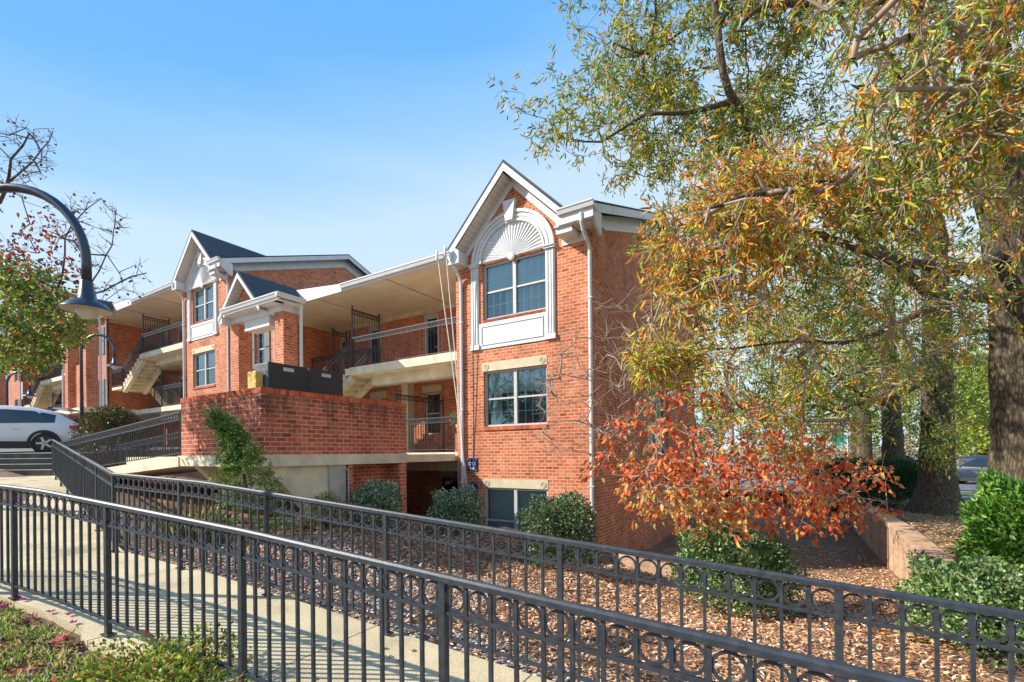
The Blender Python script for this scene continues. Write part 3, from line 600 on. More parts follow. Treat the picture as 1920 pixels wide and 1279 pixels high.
    S=MB(); S.box(-12.3,-12.0,12.2,12.5,.05,2.62); S.build('pillar','lime',t)
    # railings
    e=.06
    railing(t,(XS,YF+e,2.84),(X0,YF+e,2.84)); railing(t,(-11.6,YF+e,.05),(X0,YF+e,.05))
    railing(t,(-16.9,11.9,2.84),(XS-.1,11.9,2.84)); railing(t,(-15.3,10.58,1.5),(XS,10.58,2.86),.95); railing(t,(-15.3,11.6,1.5),(XS,11.6,2.86),.95)
    railing(t,(-16.6,10.52,1.44),(-15.3,10.52,1.44),.95); railing(t,(-15.3,11.9,1.44),(XS,11.9,.05),.95); railing(t,(-16.6,10.55,1.44),(-16.6,12.9,1.44),.95)
    for p,q,h in (((XS,10.62,2.84),(XS,11.78,2.84),1.98),((-15.7,11.95,2.84),(-15.7,12.6,2.84),1.95),((-11,10.65,.05),(-11,12.9,.05),1.82)):
        railing(t,p,q,h,'security_gate',.11,True,True)
    w=MB(); w.lathe((-16.2,YW-.1,4.78),[(.02,.2),(.07,.16),(.08,0),(.05,-.03)],10); w.box(-16.23,-16.17,YW-.1,YW,4.9,4.95); w.build('wall_lamp','lampin',t)
    return t
GA=gallery()
def portal():
    global MB
    K=1.148; keep=MB.P
    MB.P=lambda s_,p_: keep(s_,(p_[0]*K,p_[1]*K,p_[2]*K))
    t=thing('entrance_portal',(-12.9*1.148,7.8*1.148,-.1),'brick column portal with small gabled roof and white fascia, behind the black cabinets','portico','gabled entrance portals')
    m=MB()
    for xa in (-12.07,-14.24):
        c=MB(); c.box(xa,xa+.38,7.39,7.79,-2.6,3.77); c.build('column','brick',t)
    f=MB(); f.box(-14.3,-11.64,7.33,7.83,3.77,4.0); pass
    f.box(-13.55,-12.35,7.40,7.78,3.5,3.77); f.box(-14.15,-11.5,7.1,7.33,3.93,3.98); f.box(-11.64,-11.42,7.1,7.8,3.93,3.98); f.build('entablature','white',t)
    g=MB(); gutter(g,(-14.05,7.08,4.10),(-11.32,7.08,4.10),(0,-1,0),.11,.1); gutter(g,(-11.38,6.98,4.10),(-11.38,7.78,4.10),(1,0,0),.11,.1); g.box(-14.0,-11.38,7.06,7.12,3.94,4.1); g.build('gutter','gutter',t)
    d=MB(); d.tube([(-11.42,7.72,4.0),(-11.5,7.78,3.8),(-11.6,7.84,3.5),(-11.62,7.84,-.1)],.045,8); d.build('downspout','gutter',t)
    cx=-13.30; z0=4.08; z1=5.06; hw=.92
    b=MB(); b.poly([(cx-hw+.1,7.35,z0),(cx+hw-.1,7.35,z0),(cx,7.35,z1-.1)]); b.poly([(cx-hw+.1,7.35,3.9),(cx+hw-.1,7.35,3.9),(cx+hw-.1,7.35,z0),(cx-hw+.1,7.35,z0)]); b.build('pediment','brick',t,fix=False)
    R=MB()
    for s in (-1,1):
        p=[Vector((cx,7.08,z1)),Vector((cx+s*1.02,7.08,z1-1.06)),Vector((cx+s*1.02,7.7,z1-1.06)),Vector((cx,9.1,z1))]
        R.hexa([q-Vector((0,0,.06)) for q in p]+p)
    p=[Vector((cx-.5,7.12,4.14)),Vector((-11.42,7.12,4.10)),Vector((-11.42,7.85,4.13)),Vector((cx-.5,8.4,4.6))]
    R.hexa([q-Vector((0,0,.05)) for q in p]+p)
    R.build('roof','shingle',t)
    T=MB()
    for s in (-1,1):
        T.prism([(0,z1-.07),(1.03,z1-1.14),(1.03,z1-1.26),(0,z1-.19)],lambda a,b_,d,s=s:(cx+s*a,7.07+d,b_),0,.03)
    T.prism([(.86,z1-.9),(1.03,z1-1.1),(1.03,z1-1.32),(.86,z1-1.32)],lambda a,b_,d:(cx-a,7.09+d,b_),0,.3); T.build('rake_board','white',t)
    S=MB()
    for s in (-1,1): S.poly([(cx,7.1,z1-.2),(cx+s*1.0,7.1,z1-1.22),(cx+s*1.0,7.34,z1-1.22),(cx,7.34,z1-.2)])
    S.build('gable_soffit','soffit_z',t,fix=False)
    w=MB(); w.box(-13.86,-12.07,7.6,7.78,-.6,2.0) ; w.build('low_wall','brick',t)
    MB.P=keep; return t
PO=portal()
OFF=(-15.93,0,2.35); OFF2=(-31.86,0,2.35)
dup(B1,OFF,'middle red brick condo wing with white arched window, one step up, left of the portal'); dup(B1,OFF2,'farthest brick condo wing mostly hidden behind the leafy left tree')
dup(GA,OFF,'open breezeway with railings left of the middle brick wing, behind the lamp post'); dup(GA,OFF2,'farthest open breezeway at the far left above the white car')
dup(PO,(-15.93,0,2.35),'brick portal columns right behind the second lamp post'); dup(PO,(-31.86,0,2.35),'farthest brick portal columns at the left edge of the picture')
# ---------------------------------------------------------------- elevated deck with brick parapet
def deck():
    t=thing('raised_deck',(-9,6.5,-1.3),'concrete deck with stained red brick parapet, on a concrete column and brick piers','deck')
    m=MB(); th=.25
    m.box(-10.81,-7.96,4.61,4.61+th,.02,1.07); m.box(-7.96-th,-7.96,4.61+th,8.03,.02,1.07); m.build('parapet','brick_dark',t)
    c=MB(); c.box(-10.81,-7.955+.012,4.598,4.61+th+.01,1.07,1.17); c.box(-7.96-th-.01,-7.948,4.61+th+.01,8.035,1.07,1.17); c.build('coping','rowlock',t)
    s=MB(); s.box(-10.9,-7.94,4.58,8.05,-.19,.018); s.box(-15.8,-10.9,5.4,10.4,-.19,.0); s.box(-10.9,-8.5,8.05,10.46,-.19,.0); s.build('slab','conc',t)
    k=MB(); k.box(-8.45,-7.985,5.97,6.36,-1.9,-.19); k.build('concrete_column','conc_g',t)
    for xx in (-8.25,-10.6):
        h=MB(); h.prism([(4.72,-.19),(5.97,-.19),(5.97,-1.25),(5.75,-1.25)],lambda a,b,d:(d,a,b),xx,xx+.22); h.build('haunch_beam','conc',t)
    h=MB(); h.prism([(-10.9,-.19),(-8.6,-.19),(-8.6,-.75),(-9.1,-.75),(-10.9,-.35)],lambda a,b,d:(a,d,b),5.3,5.5); h.build('haunch_beam','conc',t)
    for a,b in ((6.40,6.52),(7.82,8.03)):
        p=MB(); p.box(-8.4,-7.97,a,b,-2.4,-.19); p.build('brick_pier','brick_dark',t)
    p=MB(); p.box(-8.75,-8.4,6.4,8.03,-2.4,-.19); p.build('brick_infill','brick_dark',t)
    p=MB(); p.tube([(-7.95,6.3,-.25),(-7.93,6.38,-.3),(-7.93,6.38,-1.5)],.014,6); p.build('conduit','pole',t)
deck()
mb=MB(); mb.prism([(-10.9,5.6),(-7.94,5.9),(-7.94,10.4),(-15.5,10.4),(-15.5,8.2)],lambda a,b,d:(a,b,d),-1.1,-.9)
# ramp slab to the deck
P1=Vector((-10.83,4.62,.0)); P2=Vector(W(-13.2,13.8,-.53))
dv=(P2-P1); dh=Vector((dv.x,dv.y,0)).normalized(); side=Vector((dh.y,-dh.x,0)); 
if side.y<0: side=-side
t_=thing('sloping_bridge',P1,'sloping concrete walkway bridge with black iron rails, left of the brick parapet','ramp')
mb=MB(); a=P1-side*.06; b=P2-side*.06; c=P2+side*1.6; d=P1+side*1.6
mb.hexa([q-Vector((0,0,.2)) for q in (a,b,c,d)]+[a,b,c,d]); mb.build('slab','conc',t_)
railing(t_,P1,P2,.9,sp=.118); railing(t_,P1+side*1.5,P2+side*1.5,.9,sp=.118)
railing(t_,P2+side*1.5,P2+side*1.5+Vector(W(-1.2,1.5,.55)),.9)
# cabinets
def cabinet(y0,y1,label,box=False):
    t=thing('utility_cabinet',(-8.85,(y0+y1)/2,0),label,'cabinet','black cabinets on the deck')
    m=MB(); m.box(-9.06,-8.61,y0,y1,.03,1.745); m.build('body','cabgrey',t,bevel=.01)
    m=MB(); m.box(-8.609,-8.595,y0+.01,y1-.01,.05,1.755); m.build('door_panel','black',t)
    m=MB(); m.box(-8.594,-8.588,(y0+y1)/2-.12,(y0+y1)/2+.1,1.62,1.69); m.build('name_plate','pole',t)
cabinet(5.125,5.96,'black utility cabinet next to the yellow box, nearer of the two'); cabinet(5.975,6.8,'black utility cabinet farther from the yellow box, nearer the breezeway stairs')
t_=thing('electrical_box',(-8.85,5.05,1.3),'small yellow electrical box fixed beside the black cabinets above the parapet','electrical box')
m=MB(); m.box(-8.98,-8.72,4.97,5.1,1.17,1.56); m.build('body','yellow',t_,bevel=.01); m=MB(); m.box(-8.99,-8.71,4.955,4.968,1.16,1.57); m.build('lid','yellow',t_,bevel=.01)
# ropes on the gutter
def rope(x,ys,zt,xe,ze,label):
    t=thing('rope',(x,ys,zt),label,'rope','white ropes hanging from the gutter')
    m=MB(); pts=[]
    for k in range(21):
        u=k/20; pts.append((x+(xe-x)*u+.01*math.sin(7*u+x),ys+(YF-.09-ys)*u,zt+(ze-zt)*u))
    m.tube(pts,.013,6); m.build('cord','rope',t,smooth=True)
    m=MB(); m.tube([(x-.01,ys-.03,zt+.12),(x+.02,ys-.05,zt+.02),(x-.01,ys-.04,zt-.1),(x+.015,ys-.02,zt-.2)],[.03,.045,.035,.018],7); m.build('knot','rope',t,smooth=True)
rope(-8.62,9.95,5.38,-8.02,-1.0,'left white rope tied round the gutter and slanting down to the blue signs')
rope(-8.33,9.95,5.44,-8.07,-1.2,'right white rope tied at the downspout top and hanging down to the blue signs')
# blue signs with building number
def font_text(s,size,loc,rot,mat,parent,name='lettering'):
    cu=bpy.data.curves.new(name,'FONT'); cu.body=s; cu.size=size; cu.extrude=.002; cu.align_x='CENTER'; cu.align_y='CENTER'
    o=bpy.data.objects.new(name,cu); C.objects.link(o); dg=bpy.context.evaluated_depsgraph_get(); me=bpy.data.meshes.new_from_object(o.evaluated_get(dg)); bpy.data.objects.remove(o)
    o=bpy.data.objects.new(name,me); C.objects.link(o); me.materials.clear(); me.materials.append(MT[mat]); o.rotation_euler=rot; o.parent=parent; o.location=Vector(loc)-ORG[parent.name]; return o
for k,(zc,lab) in enumerate(((-.29,'upper square navy sign with the number 518 on the brick wall beside the downspout'),(-.98,'lower square navy sign half hidden by the bush beside the downspout'))):
    t=thing('wall_sign',(-7.93,YF,zc),lab,'sign','square navy signs')
    m=MB(); m.box(-8.09,-7.76,YF-.03,YF-.002,zc-.175,zc+.175); m.build('plate','navy',t)
    m=MB()
    for a in (-1,1):
        for b in (-1,1): m.lathe((-7.925+a*.14,YF-.03,zc+b*.15),[(.009,0),(.009,-.006),(.001,-.007)],8,(Vector((1,0,0)),Vector((0,0,1)),Vector((0,1,0))))
    ringmesh(m,(-7.99,YF-.034,zc+.02),(1,0,0),(0,0,1),.045,.012,14,.004); ringmesh(m,(-7.86,YF-.034,zc+.02),(1,0,0),(0,0,1),.045,.006,14,.004); m.build('emblem','paintw',t)
    if k==0: font_text('518',.10,(-7.92,YF-.033,zc-.11),(math.pi/2,0,0),'paintw',t)
# ---------------------------------------------------------------- foreground fences
RINGD=None
def fence(name,path,label,group,H=1.07,step=.135,postn=12,start=0,base=.012,end_posts=True):
    """path: list of points on the walk edge (world)."""
    pts=[Vector(p) for p in path]; cum=[0]
    for a,b in zip(pts,pts[1:]): cum.append(cum[-1]+(b-a).to_2d().length)
    def P(u):
        u=min(max(u,0),cum[-1]-1e-6)
        for k in range(len(pts)-1):
            if u<=cum[k+1]: return pts[k].lerp(pts[k+1],(u-cum[k])/(cum[k+1]-cum[k]))
    z=Vector((0,0,1)); t=thing(name,pts[0],label,'fence',group)
    n=int(cum[-1]/step)
    def rail(nm,dz,w,h,rnd=False):
        m=MB(); q=[P(k*step) for k in range(n+1)]
        prof=[(-w/2,-h/2),(w/2,-h/2),(w/2,h/2*.4),(w/2*.6,h/2),(-w/2*.6,h/2),(-w/2,h/2*.4)] if rnd else [(-w/2,-h/2),(w/2,-h/2),(w/2,h/2),(-w/2,h/2)]
        rings=[]
        for k,p in enumerate(q):
            d=(q[min(k+1,n)]-q[max(k-1,0)]); d.z=0; d.normalize(); s=Vector((d.y,-d.x,0))
            rings.append([m.P(p+z*dz+s*a+z*b) for a,b in prof])
        L=len(prof)
        for k in range(n):
            for j in range(L): m.f.append([rings[k][j],rings[k][(j+1)%L],rings[k+1][(j+1)%L],rings[k+1][j]])
        m.f.append(rings[0][::-1]); m.f.append(rings[-1]); m.build(nm,'iron',t)
    rail('top_rail',H-.018,.046,.036,True); rail('ring_rail',H-.184,.026,.018); rail('bottom_rail',.13,.028,.02)
    o0=ORG[t.name]
    pm=MB(); sm=MB(); sm.box(-.009,.009,-.009,.009,-.165,-.035)
    po=MB(); po.box(-.019,.019,-.019,.019,.0,H-.03); po.box(-.05,.05,-.035,.035,-.0,.01)
    rg=MB(); ringmesh(rg,(0,0,0),(1,0,0),(0,0,1),.063,.012,28,.010)
    src={}
    def put(key,mbq,nm,loc,rz,ry=0):
        if key not in src:
            me_o=MB.build(mbq,nm,'iron'); src[key]=me_o; o=me_o
        else: o=src[key].copy(); C.objects.link(o)
        o.parent=t; o.location=Vector(loc)-o0; o.rotation_euler=(0,ry,rz)
    for k in range(n+1):
        p=P(k*step); q=P(k*step+.05); r=P(k*step-.05); d=q-r; rz=math.atan2(d.y,d.x); slope=math.atan2(d.z,Vector((d.x,d.y,0)).length)
        if (k-start)%(postn+0)==0: put('post',po,'post',p+z*base,rz)
        else:
            put('picket',pm,'picket',p+z*.12,rz) if False else put('picket',pm2,'picket',p,rz)
        if k<n:
            c=P((k+.5)*step)+z*(H-.108); put('ring',rg,'ring',c,rz,-slope)
    return t
pm2=MB(); pm2.box(-.009,.009,-.009,.009,.12,1.07-.03)
path=[]
for k in range(0,40):
    s=-8.31+k*.25; n=1.72+(min(max(s+6.4,-1.5),3.4))*.055
    path.append(fromsn(s,n,walk(s)))
fence('iron_fence',path,'nearest black iron fence with ring band, running across the foreground','black iron ring fences along the walk',start=3)
pm2=MB(); pm2.box(-.009,.009,-.009,.009,.12,1.04)
path=[fromsn(-7.8+k*.25,3.11,walk(-7.8+k*.25)) for k in range(0,39)]
fence('iron_fence',path,'black iron ring fence between the path and the mulch bed','black iron ring fences along the walk')
pm2=MB(); pm2.box(-.009,.009,-.009,.009,.12,1.04)
path=[fromsn(-7.8,3.11,walk(-7.8)).__class__(fromsn(-7.8,3.11,walk(-7.8)))]+[tuple(Vector(fromsn(-7.8,3.11,walk(-7.8))).lerp(P2,k/20)) for k in range(1,21)]
fence('iron_fence',path,'black iron ring fence seen end on, climbing away beside the ramp to the steps','black iron ring fences along the walk')
# ---------------------------------------------------------------- retaining walls
def retaining():
    t=thing('brick_retaining_wall',(1.6,12,-2.8),'low brick retaining wall holding the leaf strewn bed below the oaks','retaining wall')
    m=MB(); m.box(1.5,1.8,7.4,14.3,-3.6,-1.86); m.hexa([(1.5,14.3,-3.7),(1.8,14.3,-3.7),(1.35,21,-3.7),(1.05,21,-3.7),(1.5,14.3,-1.86),(1.8,14.3,-1.86),(1.35,21,-1.86),(1.05,21,-1.86)]); m.build('wall','retain',t)
    m=MB(); m.box(1.47,1.86,7.36,14.32,-1.86,-1.77); m.hexa([(1.47,14.32,-1.86),(1.86,14.32,-1.86),(1.41,21,-1.86),(1.02,21,-1.86),(1.47,14.32,-1.77),(1.86,14.32,-1.77),(1.41,21,-1.77),(1.02,21,-1.77)]); m.build('coping','retain',t)
retaining()
m=MB()
pts=[Vector(W(-.3,12.1,-2.0)),Vector(W(1.75,10.95,-2.32)),Vector(W(3.3,9.9,-2.52)),Vector(W(5.0,9.6,-2.66))]
for a,b in zip(pts,pts[1:]): m.bar(a,b,.24,.30)
tag(m.build('brick_edging','retain'),'low brick edging at the foot of the nearest wing beside the mulch','edging')
m=MB(); m.lathe(at(630,1024,7.9),[(.001,.05),(.50,.05),(.50,.0),(.47,-.12)],28); tag(m.build('drain_grate','rust'),'round rusty slotted drain grate lying in the gravel bed','drain cover')
m=MB(); c=Vector(at(540,975,9.1)); m.box(c.x-.4,c.x+.4,c.y-.3,c.y+.3,c.z-.15,c.z+.03); tag(m.build('concrete_pad','conc_g'),'small pale concrete pad in the gravel beside the conifer','concrete pad')
# ---------------------------------------------------------------- lamps
def lamp(px,head_px,top_py,D,Hfull,rshade,label,head_py):
    head=Vector(at(head_px,head_py,D)); pole=Vector(at(px,top_py,D)); zt=Vector(at((px+head_px)/2,top_py,D)).z
    R=(Vector((head.x,head.y,0))-Vector((pole.x,pole.y,0))).length/2; d=(Vector((head.x,head.y,0))-Vector((pole.x,pole.y,0))).normalized()
    base=Vector((pole.x,pole.y,0)); zc=zt-R; t=thing('street_lamp',(base.x,base.y,zt-Hfull),label,'street lamp','gooseneck street lamps')
    k=rshade/.28; m=MB(); pts=[(base.x,base.y,zt-Hfull)]+[tuple(base+d*(R-R*math.cos(a))+Vector((0,0,zc+R*math.sin(a)))) for a in [math.pi*i/20 for i in range(21)]]
    zs=head.z+.34*k
    pts.append((base.x+d.x*2*R,base.y+d.y*2*R,zs)); m.tube(pts,[.075*k]+[.055*k]*22,14); m.build('pole','lamp',t,smooth=True)
    o=(base.x+d.x*2*R,base.y+d.y*2*R,head.z); m=MB()
    m.lathe(o,[(.062*k,.36*k),(.068*k,.34*k),(.095*k,.12*k),(.12*k,.1*k),(.2*k,.06*k),(.28*k,-.02*k),(.285*k,-.03*k),(.278*k,-.032*k)],32); sh=m.build('lamp_shade','lamp',t,smooth=True,fix=False)
    m=MB(); m.lathe(o,[(.276*k,-.03*k),(.2*k,.045*k),(.1*k,.08*k),(.001,.085*k)],32); m.build('shade_lining','lampin',sh,smooth=True,fix=False)
    m=MB(); m.lathe(o,[(.001,-.15*k),(.05*k,-.14*k),(.1*k,-.1*k),(.125*k,-.03*k),(.12*k,.04*k)],24); m.build('globe','globe',t,smooth=True)
    m=MB(); m.lathe((base.x,base.y,zt-Hfull),[(.14*k,0),(.14*k,.25*k),(.09*k,.4*k),(.075*k,.5*k)],12); m.build('base','lamp',t)
lamp(-125,163,352,4.65,4.4,.205,'big navy gooseneck lamp overhead at the left, nearest of the lamps',578)
lamp(152,215,628,18.5,4.3,.25,'middle navy gooseneck lamp post standing before the second portal',686)
lamp(13,56,698,23,4.0,.25,'smallest farthest gooseneck lamp above the white car roof',742)
# ---------------------------------------------------------------- vehicles
def car(name,loc,yaw,paint,label,suv=True,L=4.5,Wd=1.85,H=1.62,group=None):
    """length along local x (front = +x)."""
    t=thing(name,loc,label,'car',group); cz,sz=math.cos(yaw),math.sin(yaw); o=Vector(loc)
    def tf(x,y,z): return (o.x+x*cz-y*sz,o.y+x*sz+y*cz,o.z+z)
    h=L/2; w=Wd/2
    if suv: st=[(-h,.45,.90,.98,.80),(-h+.06,.30,.98,1.08,.86),(-h+.62,.26,1.03,1.42*H/1.62,.9),(-h+1.25,.24,1.0,H-.05,.92),(-.3,.22,.97,H,.92),(.45,.22,.95,H-.04,.92),(1.0,.22,.95,1.28,.92),(1.42,.22,.96,1.0,.92),(h-.5,.24,.90,.93,.9),(h-.12,.28,.76,.78,.84),(h,.4,.62,.63,.72)]
    else: st=[(-h,.42,.72,.74,.78),(-h+.1,.28,.88,.90,.84),(-h+.7,.22,.92,.96,.88),(-1.1,.2,.92,1.36,.89),(-.4,.2,.9,H,.9),(.3,.2,.88,H-.03,.9),(1.15,.2,.86,.93,.9),(h-.5,.22,.78,.82,.88),(h-.1,.26,.66,.68,.82),(h,.4,.52,.53,.7)]
    m=MB(); m.tf=tf; rings=[]
    for x,zb,zt,zr,ww in st:
        wr=ww*.76 if zr>zt+.1 else ww*.9
        pr=[(ww*.86,zb),(ww*.98,zb+.12),(ww,(zb+zt)/2),(ww*.965,zt),(wr,zr-.05),(wr*.8,zr)]
        rings.append([m.P((x,y,z)) for y,z in pr]+[m.P((x,-y,z)) for y,z in pr[::-1]])
    n=12
    for a,b in zip(rings,rings[1:]):
        for j in range(n): m.f.append([a[j],a[(j+1)%n],b[(j+1)%n],b[j]])
    m.f.append(rings[0][::-1]); m.f.append(rings[-1]); body=m.build('body',paint,t,smooth=True)
    for p in body.data.polygons: p.use_smooth=len(p.vertices)==4
    g=MB(); g.tf=tf
    roof=[(x,zt,zr,ww) for x,zb,zt,zr,ww in st if zr>zt+.1]
    for sgn in (-1,1):
        up=[];lo=[]
        for x,zt,zr,ww in roof:
            f0,f1=.10,.86
            def pt(f): 
                y=ww*.965+(ww*.76-ww*.965)*f; return (x,sgn*(y+.008),zt+(zr-.05-zt)*f)
            lo.append(pt(f0)); up.append(pt(f1))
        for k in range(len(roof)-1): g.poly([lo[k],lo[k+1],up[k+1],up[k]])
    def scr(i,j,f0,f1):  # front and rear screens
        a=st[i]; b=st[j]; ya=a[4]*.72; yb=b[4]*.66
        p0=Vector((a[0],0,a[3])); p1=Vector((b[0],0,b[3])); nrm=Vector((-(p1-p0).z,0,(p1-p0).x)).normalized(); nrm=nrm if nrm.z>0 else -nrm
        q0=p0.lerp(p1,f0)+nrm*.012; q1=p0.lerp(p1,f1)+nrm*.012
        g.poly([(q0.x,-ya,q0.z),(q0.x,ya,q0.z),(q1.x,yb,q1.z),(q1.x,-yb,q1.z)])
    if suv: scr(1,2,.1,.95); scr(7,5,.12,.95)
    else: scr(2,4,.1,.85); scr(6,5,.1,.95)
    g.build('windows','carglass',t,fix=False)
    for wx in (-h+.88,h-.92):
        for sgn in (-1,1):
            yy=sgn*(w-.10); a=MB(); a.tf=tf; axs=(Vector((1,0,0)),Vector((0,0,1)),Vector((0,sgn,0)))
            a.lathe((wx,yy,.35),[(.20,-.12),(.33,-.12),(.35,-.08),(.35,.08),(.33,.10),(.23,.10)],28,axs); wh=a.build('wheel','rubber',t,smooth=False,fix=False)
            a=MB(); a.tf=tf; a.lathe((wx,yy,.35),[(.24,.09),(.225,.1),(.215,.05)],28,axs)
            for k in range(5):
                an=2*math.pi*k/5; c_,s_=math.cos(an),math.sin(an)
                a.hexa([(wx+.04*-s_,yy+sgn*.06,.35+.04*c_),(wx-.04*-s_,yy+sgn*.06,.35-.04*c_),(wx+.22*c_-.03*-s_,yy+sgn*.06,.35+.22*s_-.03*c_),(wx+.22*c_+.03*-s_,yy+sgn*.06,.35+.22*s_+.03*c_),(wx+.04*-s_,yy+sgn*.1,.35+.04*c_),(wx-.04*-s_,yy+sgn*.1,.35-.04*c_),(wx+.22*c_-.03*-s_,yy+sgn*.1,.35+.22*s_-.03*c_),(wx+.22*c_+.03*-s_,yy+sgn*.1,.35+.22*s_+.03*c_)])
            a.build('rim','rim',wh)
            a=MB(); a.tf=tf; R0,R1=.37,.45
            for k in range(16):
                an=math.pi*k/16-.05; bn=math.pi*(k+1)/16+.0; y0,y1=yy+sgn*-.1,yy+sgn*.125
                a.hexa([(wx+R0*math.cos(an),y0,.36+R0*math.sin(an)),(wx+R1*math.cos(an),y0,.36+R1*math.sin(an)),(wx+R1*math.cos(bn),y0,.36+R1*math.sin(bn)),(wx+R0*math.cos(bn),y0,.36+R0*math.sin(bn)),(wx+R0*math.cos(an),y1,.36+R0*math.sin(an)),(wx+R1*math.cos(an),y1,.36+R1*math.sin(an)),(wx+R1*math.cos(bn),y1,.36+R1*math.sin(bn)),(wx+R0*math.cos(bn),y1,.36+R0*math.sin(bn))])
            a.build('wheel_arch','plastic',t)
            a=MB(); a.tf=tf; a.lathe((wx,yy,.36),[(.001,.08),(.375,.08)],24,axs); a.build('wheel_well','plastic',t,fix=False)
    s=MB(); s.tf=tf
    for sgn in (-1,1): s.box(-h+1.3,h-1.35,sgn*w*.93-.05,sgn*w*.93+.05,.2,.42)
    s.box(-h-.02,-h+.12,-w*.8,w*.8,.3,.58); s.build('cladding','plastic',t)
    for sgn in (-1,1):
        a=MB(); a.tf=tf; a.box(-h-.01,-h+.22,sgn*w*.86-.12,sgn*w*.86+.075,.86,.98); a.build('tail_light','redlens',t)
        a=MB(); a.tf=tf; a.box(h-.3,h-.05,sgn*w*.76-.12,sgn*w*.76+.12,.66,.76); a.build('headlight','pole',t)
        a=MB(); a.tf=tf; a.box(.75,.95,sgn*(w+.02)-.07,sgn*(w+.02)+.07,.98,1.12); a.build('mirror',paint,t,bevel=.02)
        a=MB(); a.tf=tf
        for xh in (-.75,.3): a.box(xh,xh+.2,sgn*w-.012,sgn*w+.02,.84,.865)
        a.build('door_handle',paint,t)
    a=MB(); a.tf=tf; a.box(-h-.03,-h-.0,-.26,.26,.62,.75); a.build('number_plate','paintw',t)
    if suv:
        a=MB(); a.tf=tf; a.box(-h+.35,-h+.75,-w*.68,w*.68,H-.08,H-.04); a.build('spoiler',paint,t,bevel=.015)
    return t
zc=.157
car('parked_car',(*W(-17.85,16.9)[:2],zc),TH+math.pi+math.radians(25),'carwhite','white hatchback sport utility car parked at the left above the steps',H=1.66,L=4.5)
car('parked_car',(*W(36.0,39.0)[:2],-2.1),TH+math.radians(100),'carblue','bright blue sedan seen from behind, parked right of the second oak trunk',suv=False,H=1.42)
car('parked_car',(*W(28.1,28.3)[:2],-2.1),TH+math.radians(-60),'carnavy','dark blue station wagon parked behind the bright green shrub',H=1.72,L=4.7)
for k,(px,D,pt,yw,lab) in enumerate(((1365,52,'carwhite',0,'white car roof just above the wooden fence, leftmost of the far cars'),(1430,56,'carwhite',5,'white car behind the wooden fence under the red leaves'),(1495,60,'rim',0,'silver grey car behind the right end of the wooden fence'),(1690,62,'carnavy',10,'dark car far across the car park between the two middle oak trunks'),(1560,58,'carwhite',0,'pale car in the distance left of the shaded oak trunks'),(1735,75,'carwhite',4,'white car at the far side of the car park beside the second oak trunk'))):
    p=at(px,850,D); car('parked_car',(p[0],p[1],-2.1),TH+math.radians(yw),pt,lab,suv=k%2==0,H=1.45)
# ---------------------------------------------------------------- far fence, banner, pole
t_=thing('wooden_fence',at(1430,890,30),'weathered grey wooden picket fence beyond the red leaved tree','fence')
a=Vector(at(1335,848,27)); b=Vector(at(1560,856,31)); n=44
for k in range(n+1):
    p=a.lerp(b,k/n); m=MB(); dz=-1.55; pz=p.z-.02*(k%3); m.box(p.x-.055,p.x+.055,p.y-.012,p.y+.012,pz+dz,pz); m.build('board','wood',t_)
m=MB(); m.bar(a+Vector((0,.05,-.3)),b+Vector((0,.05,-.3)),.04,.09); m.bar(a+Vector((0,.05,-1.2)),b+Vector((0,.05,-1.2)),.04,.09); m.build('fence_rail','wood',t_)
t_=thing('light_pole',at(1386,850,44),'thin grey light pole standing in the far car park','light pole')
p=at(1386,700,44); m=MB(); m.tube([(p[0],p[1],-2.1),(p[0],p[1],9.5)],.1,8); m.build('pole','pole',t_); m=MB(); m.box(p[0]-.5,p[0]+.5,p[1]-.15,p[1]+.15,9.4,9.6); m.build('lamp_head','pole',t_)
t_=thing('street_banner',at(1573,850,34),'small teal rounded banner sign on a thin post in the distance','sign')
p=Vector(at(1573,822,34)); m=MB(); m.tube([(p.x+.5,p.y,-2.1),(p.x+.5,p.y,p.z+.6)],.04,6); m.build('post','pole',t_)
m=MB(); m.prism([(-.38,-.5),(.32,-.5),(.36,.2),(.2,.45),(-.1,.5),(-.34,.3)],lambda u,v,d:(p.x+u,p.y+d,p.z+v),0,.03); m.build('panel','teal',t_)

# ---------------------------------------------------------------- foliage tools
def unit(a): return a/np.maximum(np.linalg.norm(a,axis=1,keepdims=True),1e-9)
def np_mesh(name,V,F,mat,parent=None,col=None,smooth=False):
    """V (N,3); F (M,k) with one k"""
    o0=np.array(ORG[parent.name]) if parent else np.zeros(3)
    me=bpy.data.meshes.new(name); me.vertices.add(len(V)); me.vertices.foreach_set('co',(V-o0).astype(np.float32).ravel())
    M_,k=F.shape; me.loops.add(M_*k); me.loops.foreach_set('vertex_index',F.astype(np.int32).ravel())
    me.polygons.add(M_); me.polygons.foreach_set('loop_start',np.arange(0,M_*k,k,dtype=np.int32))
    if smooth: me.polygons.foreach_set('use_smooth',np.ones(M_,dtype=bool))
    if col is not None:
        a=me.color_attributes.new('col','FLOAT_COLOR','POINT'); c=np.ones((len(V),4),np.float32); c[:,:3]=col; a.data.foreach_set('color',c.ravel())
    me.materials.append(MT[mat]); me.update(calc_edges=True); me.validate()
    o=bpy.data.objects.new(name,me); C.objects.link(o)
    if parent: o.parent=parent; ORG[o.name]=ORG[parent.name]
    return o
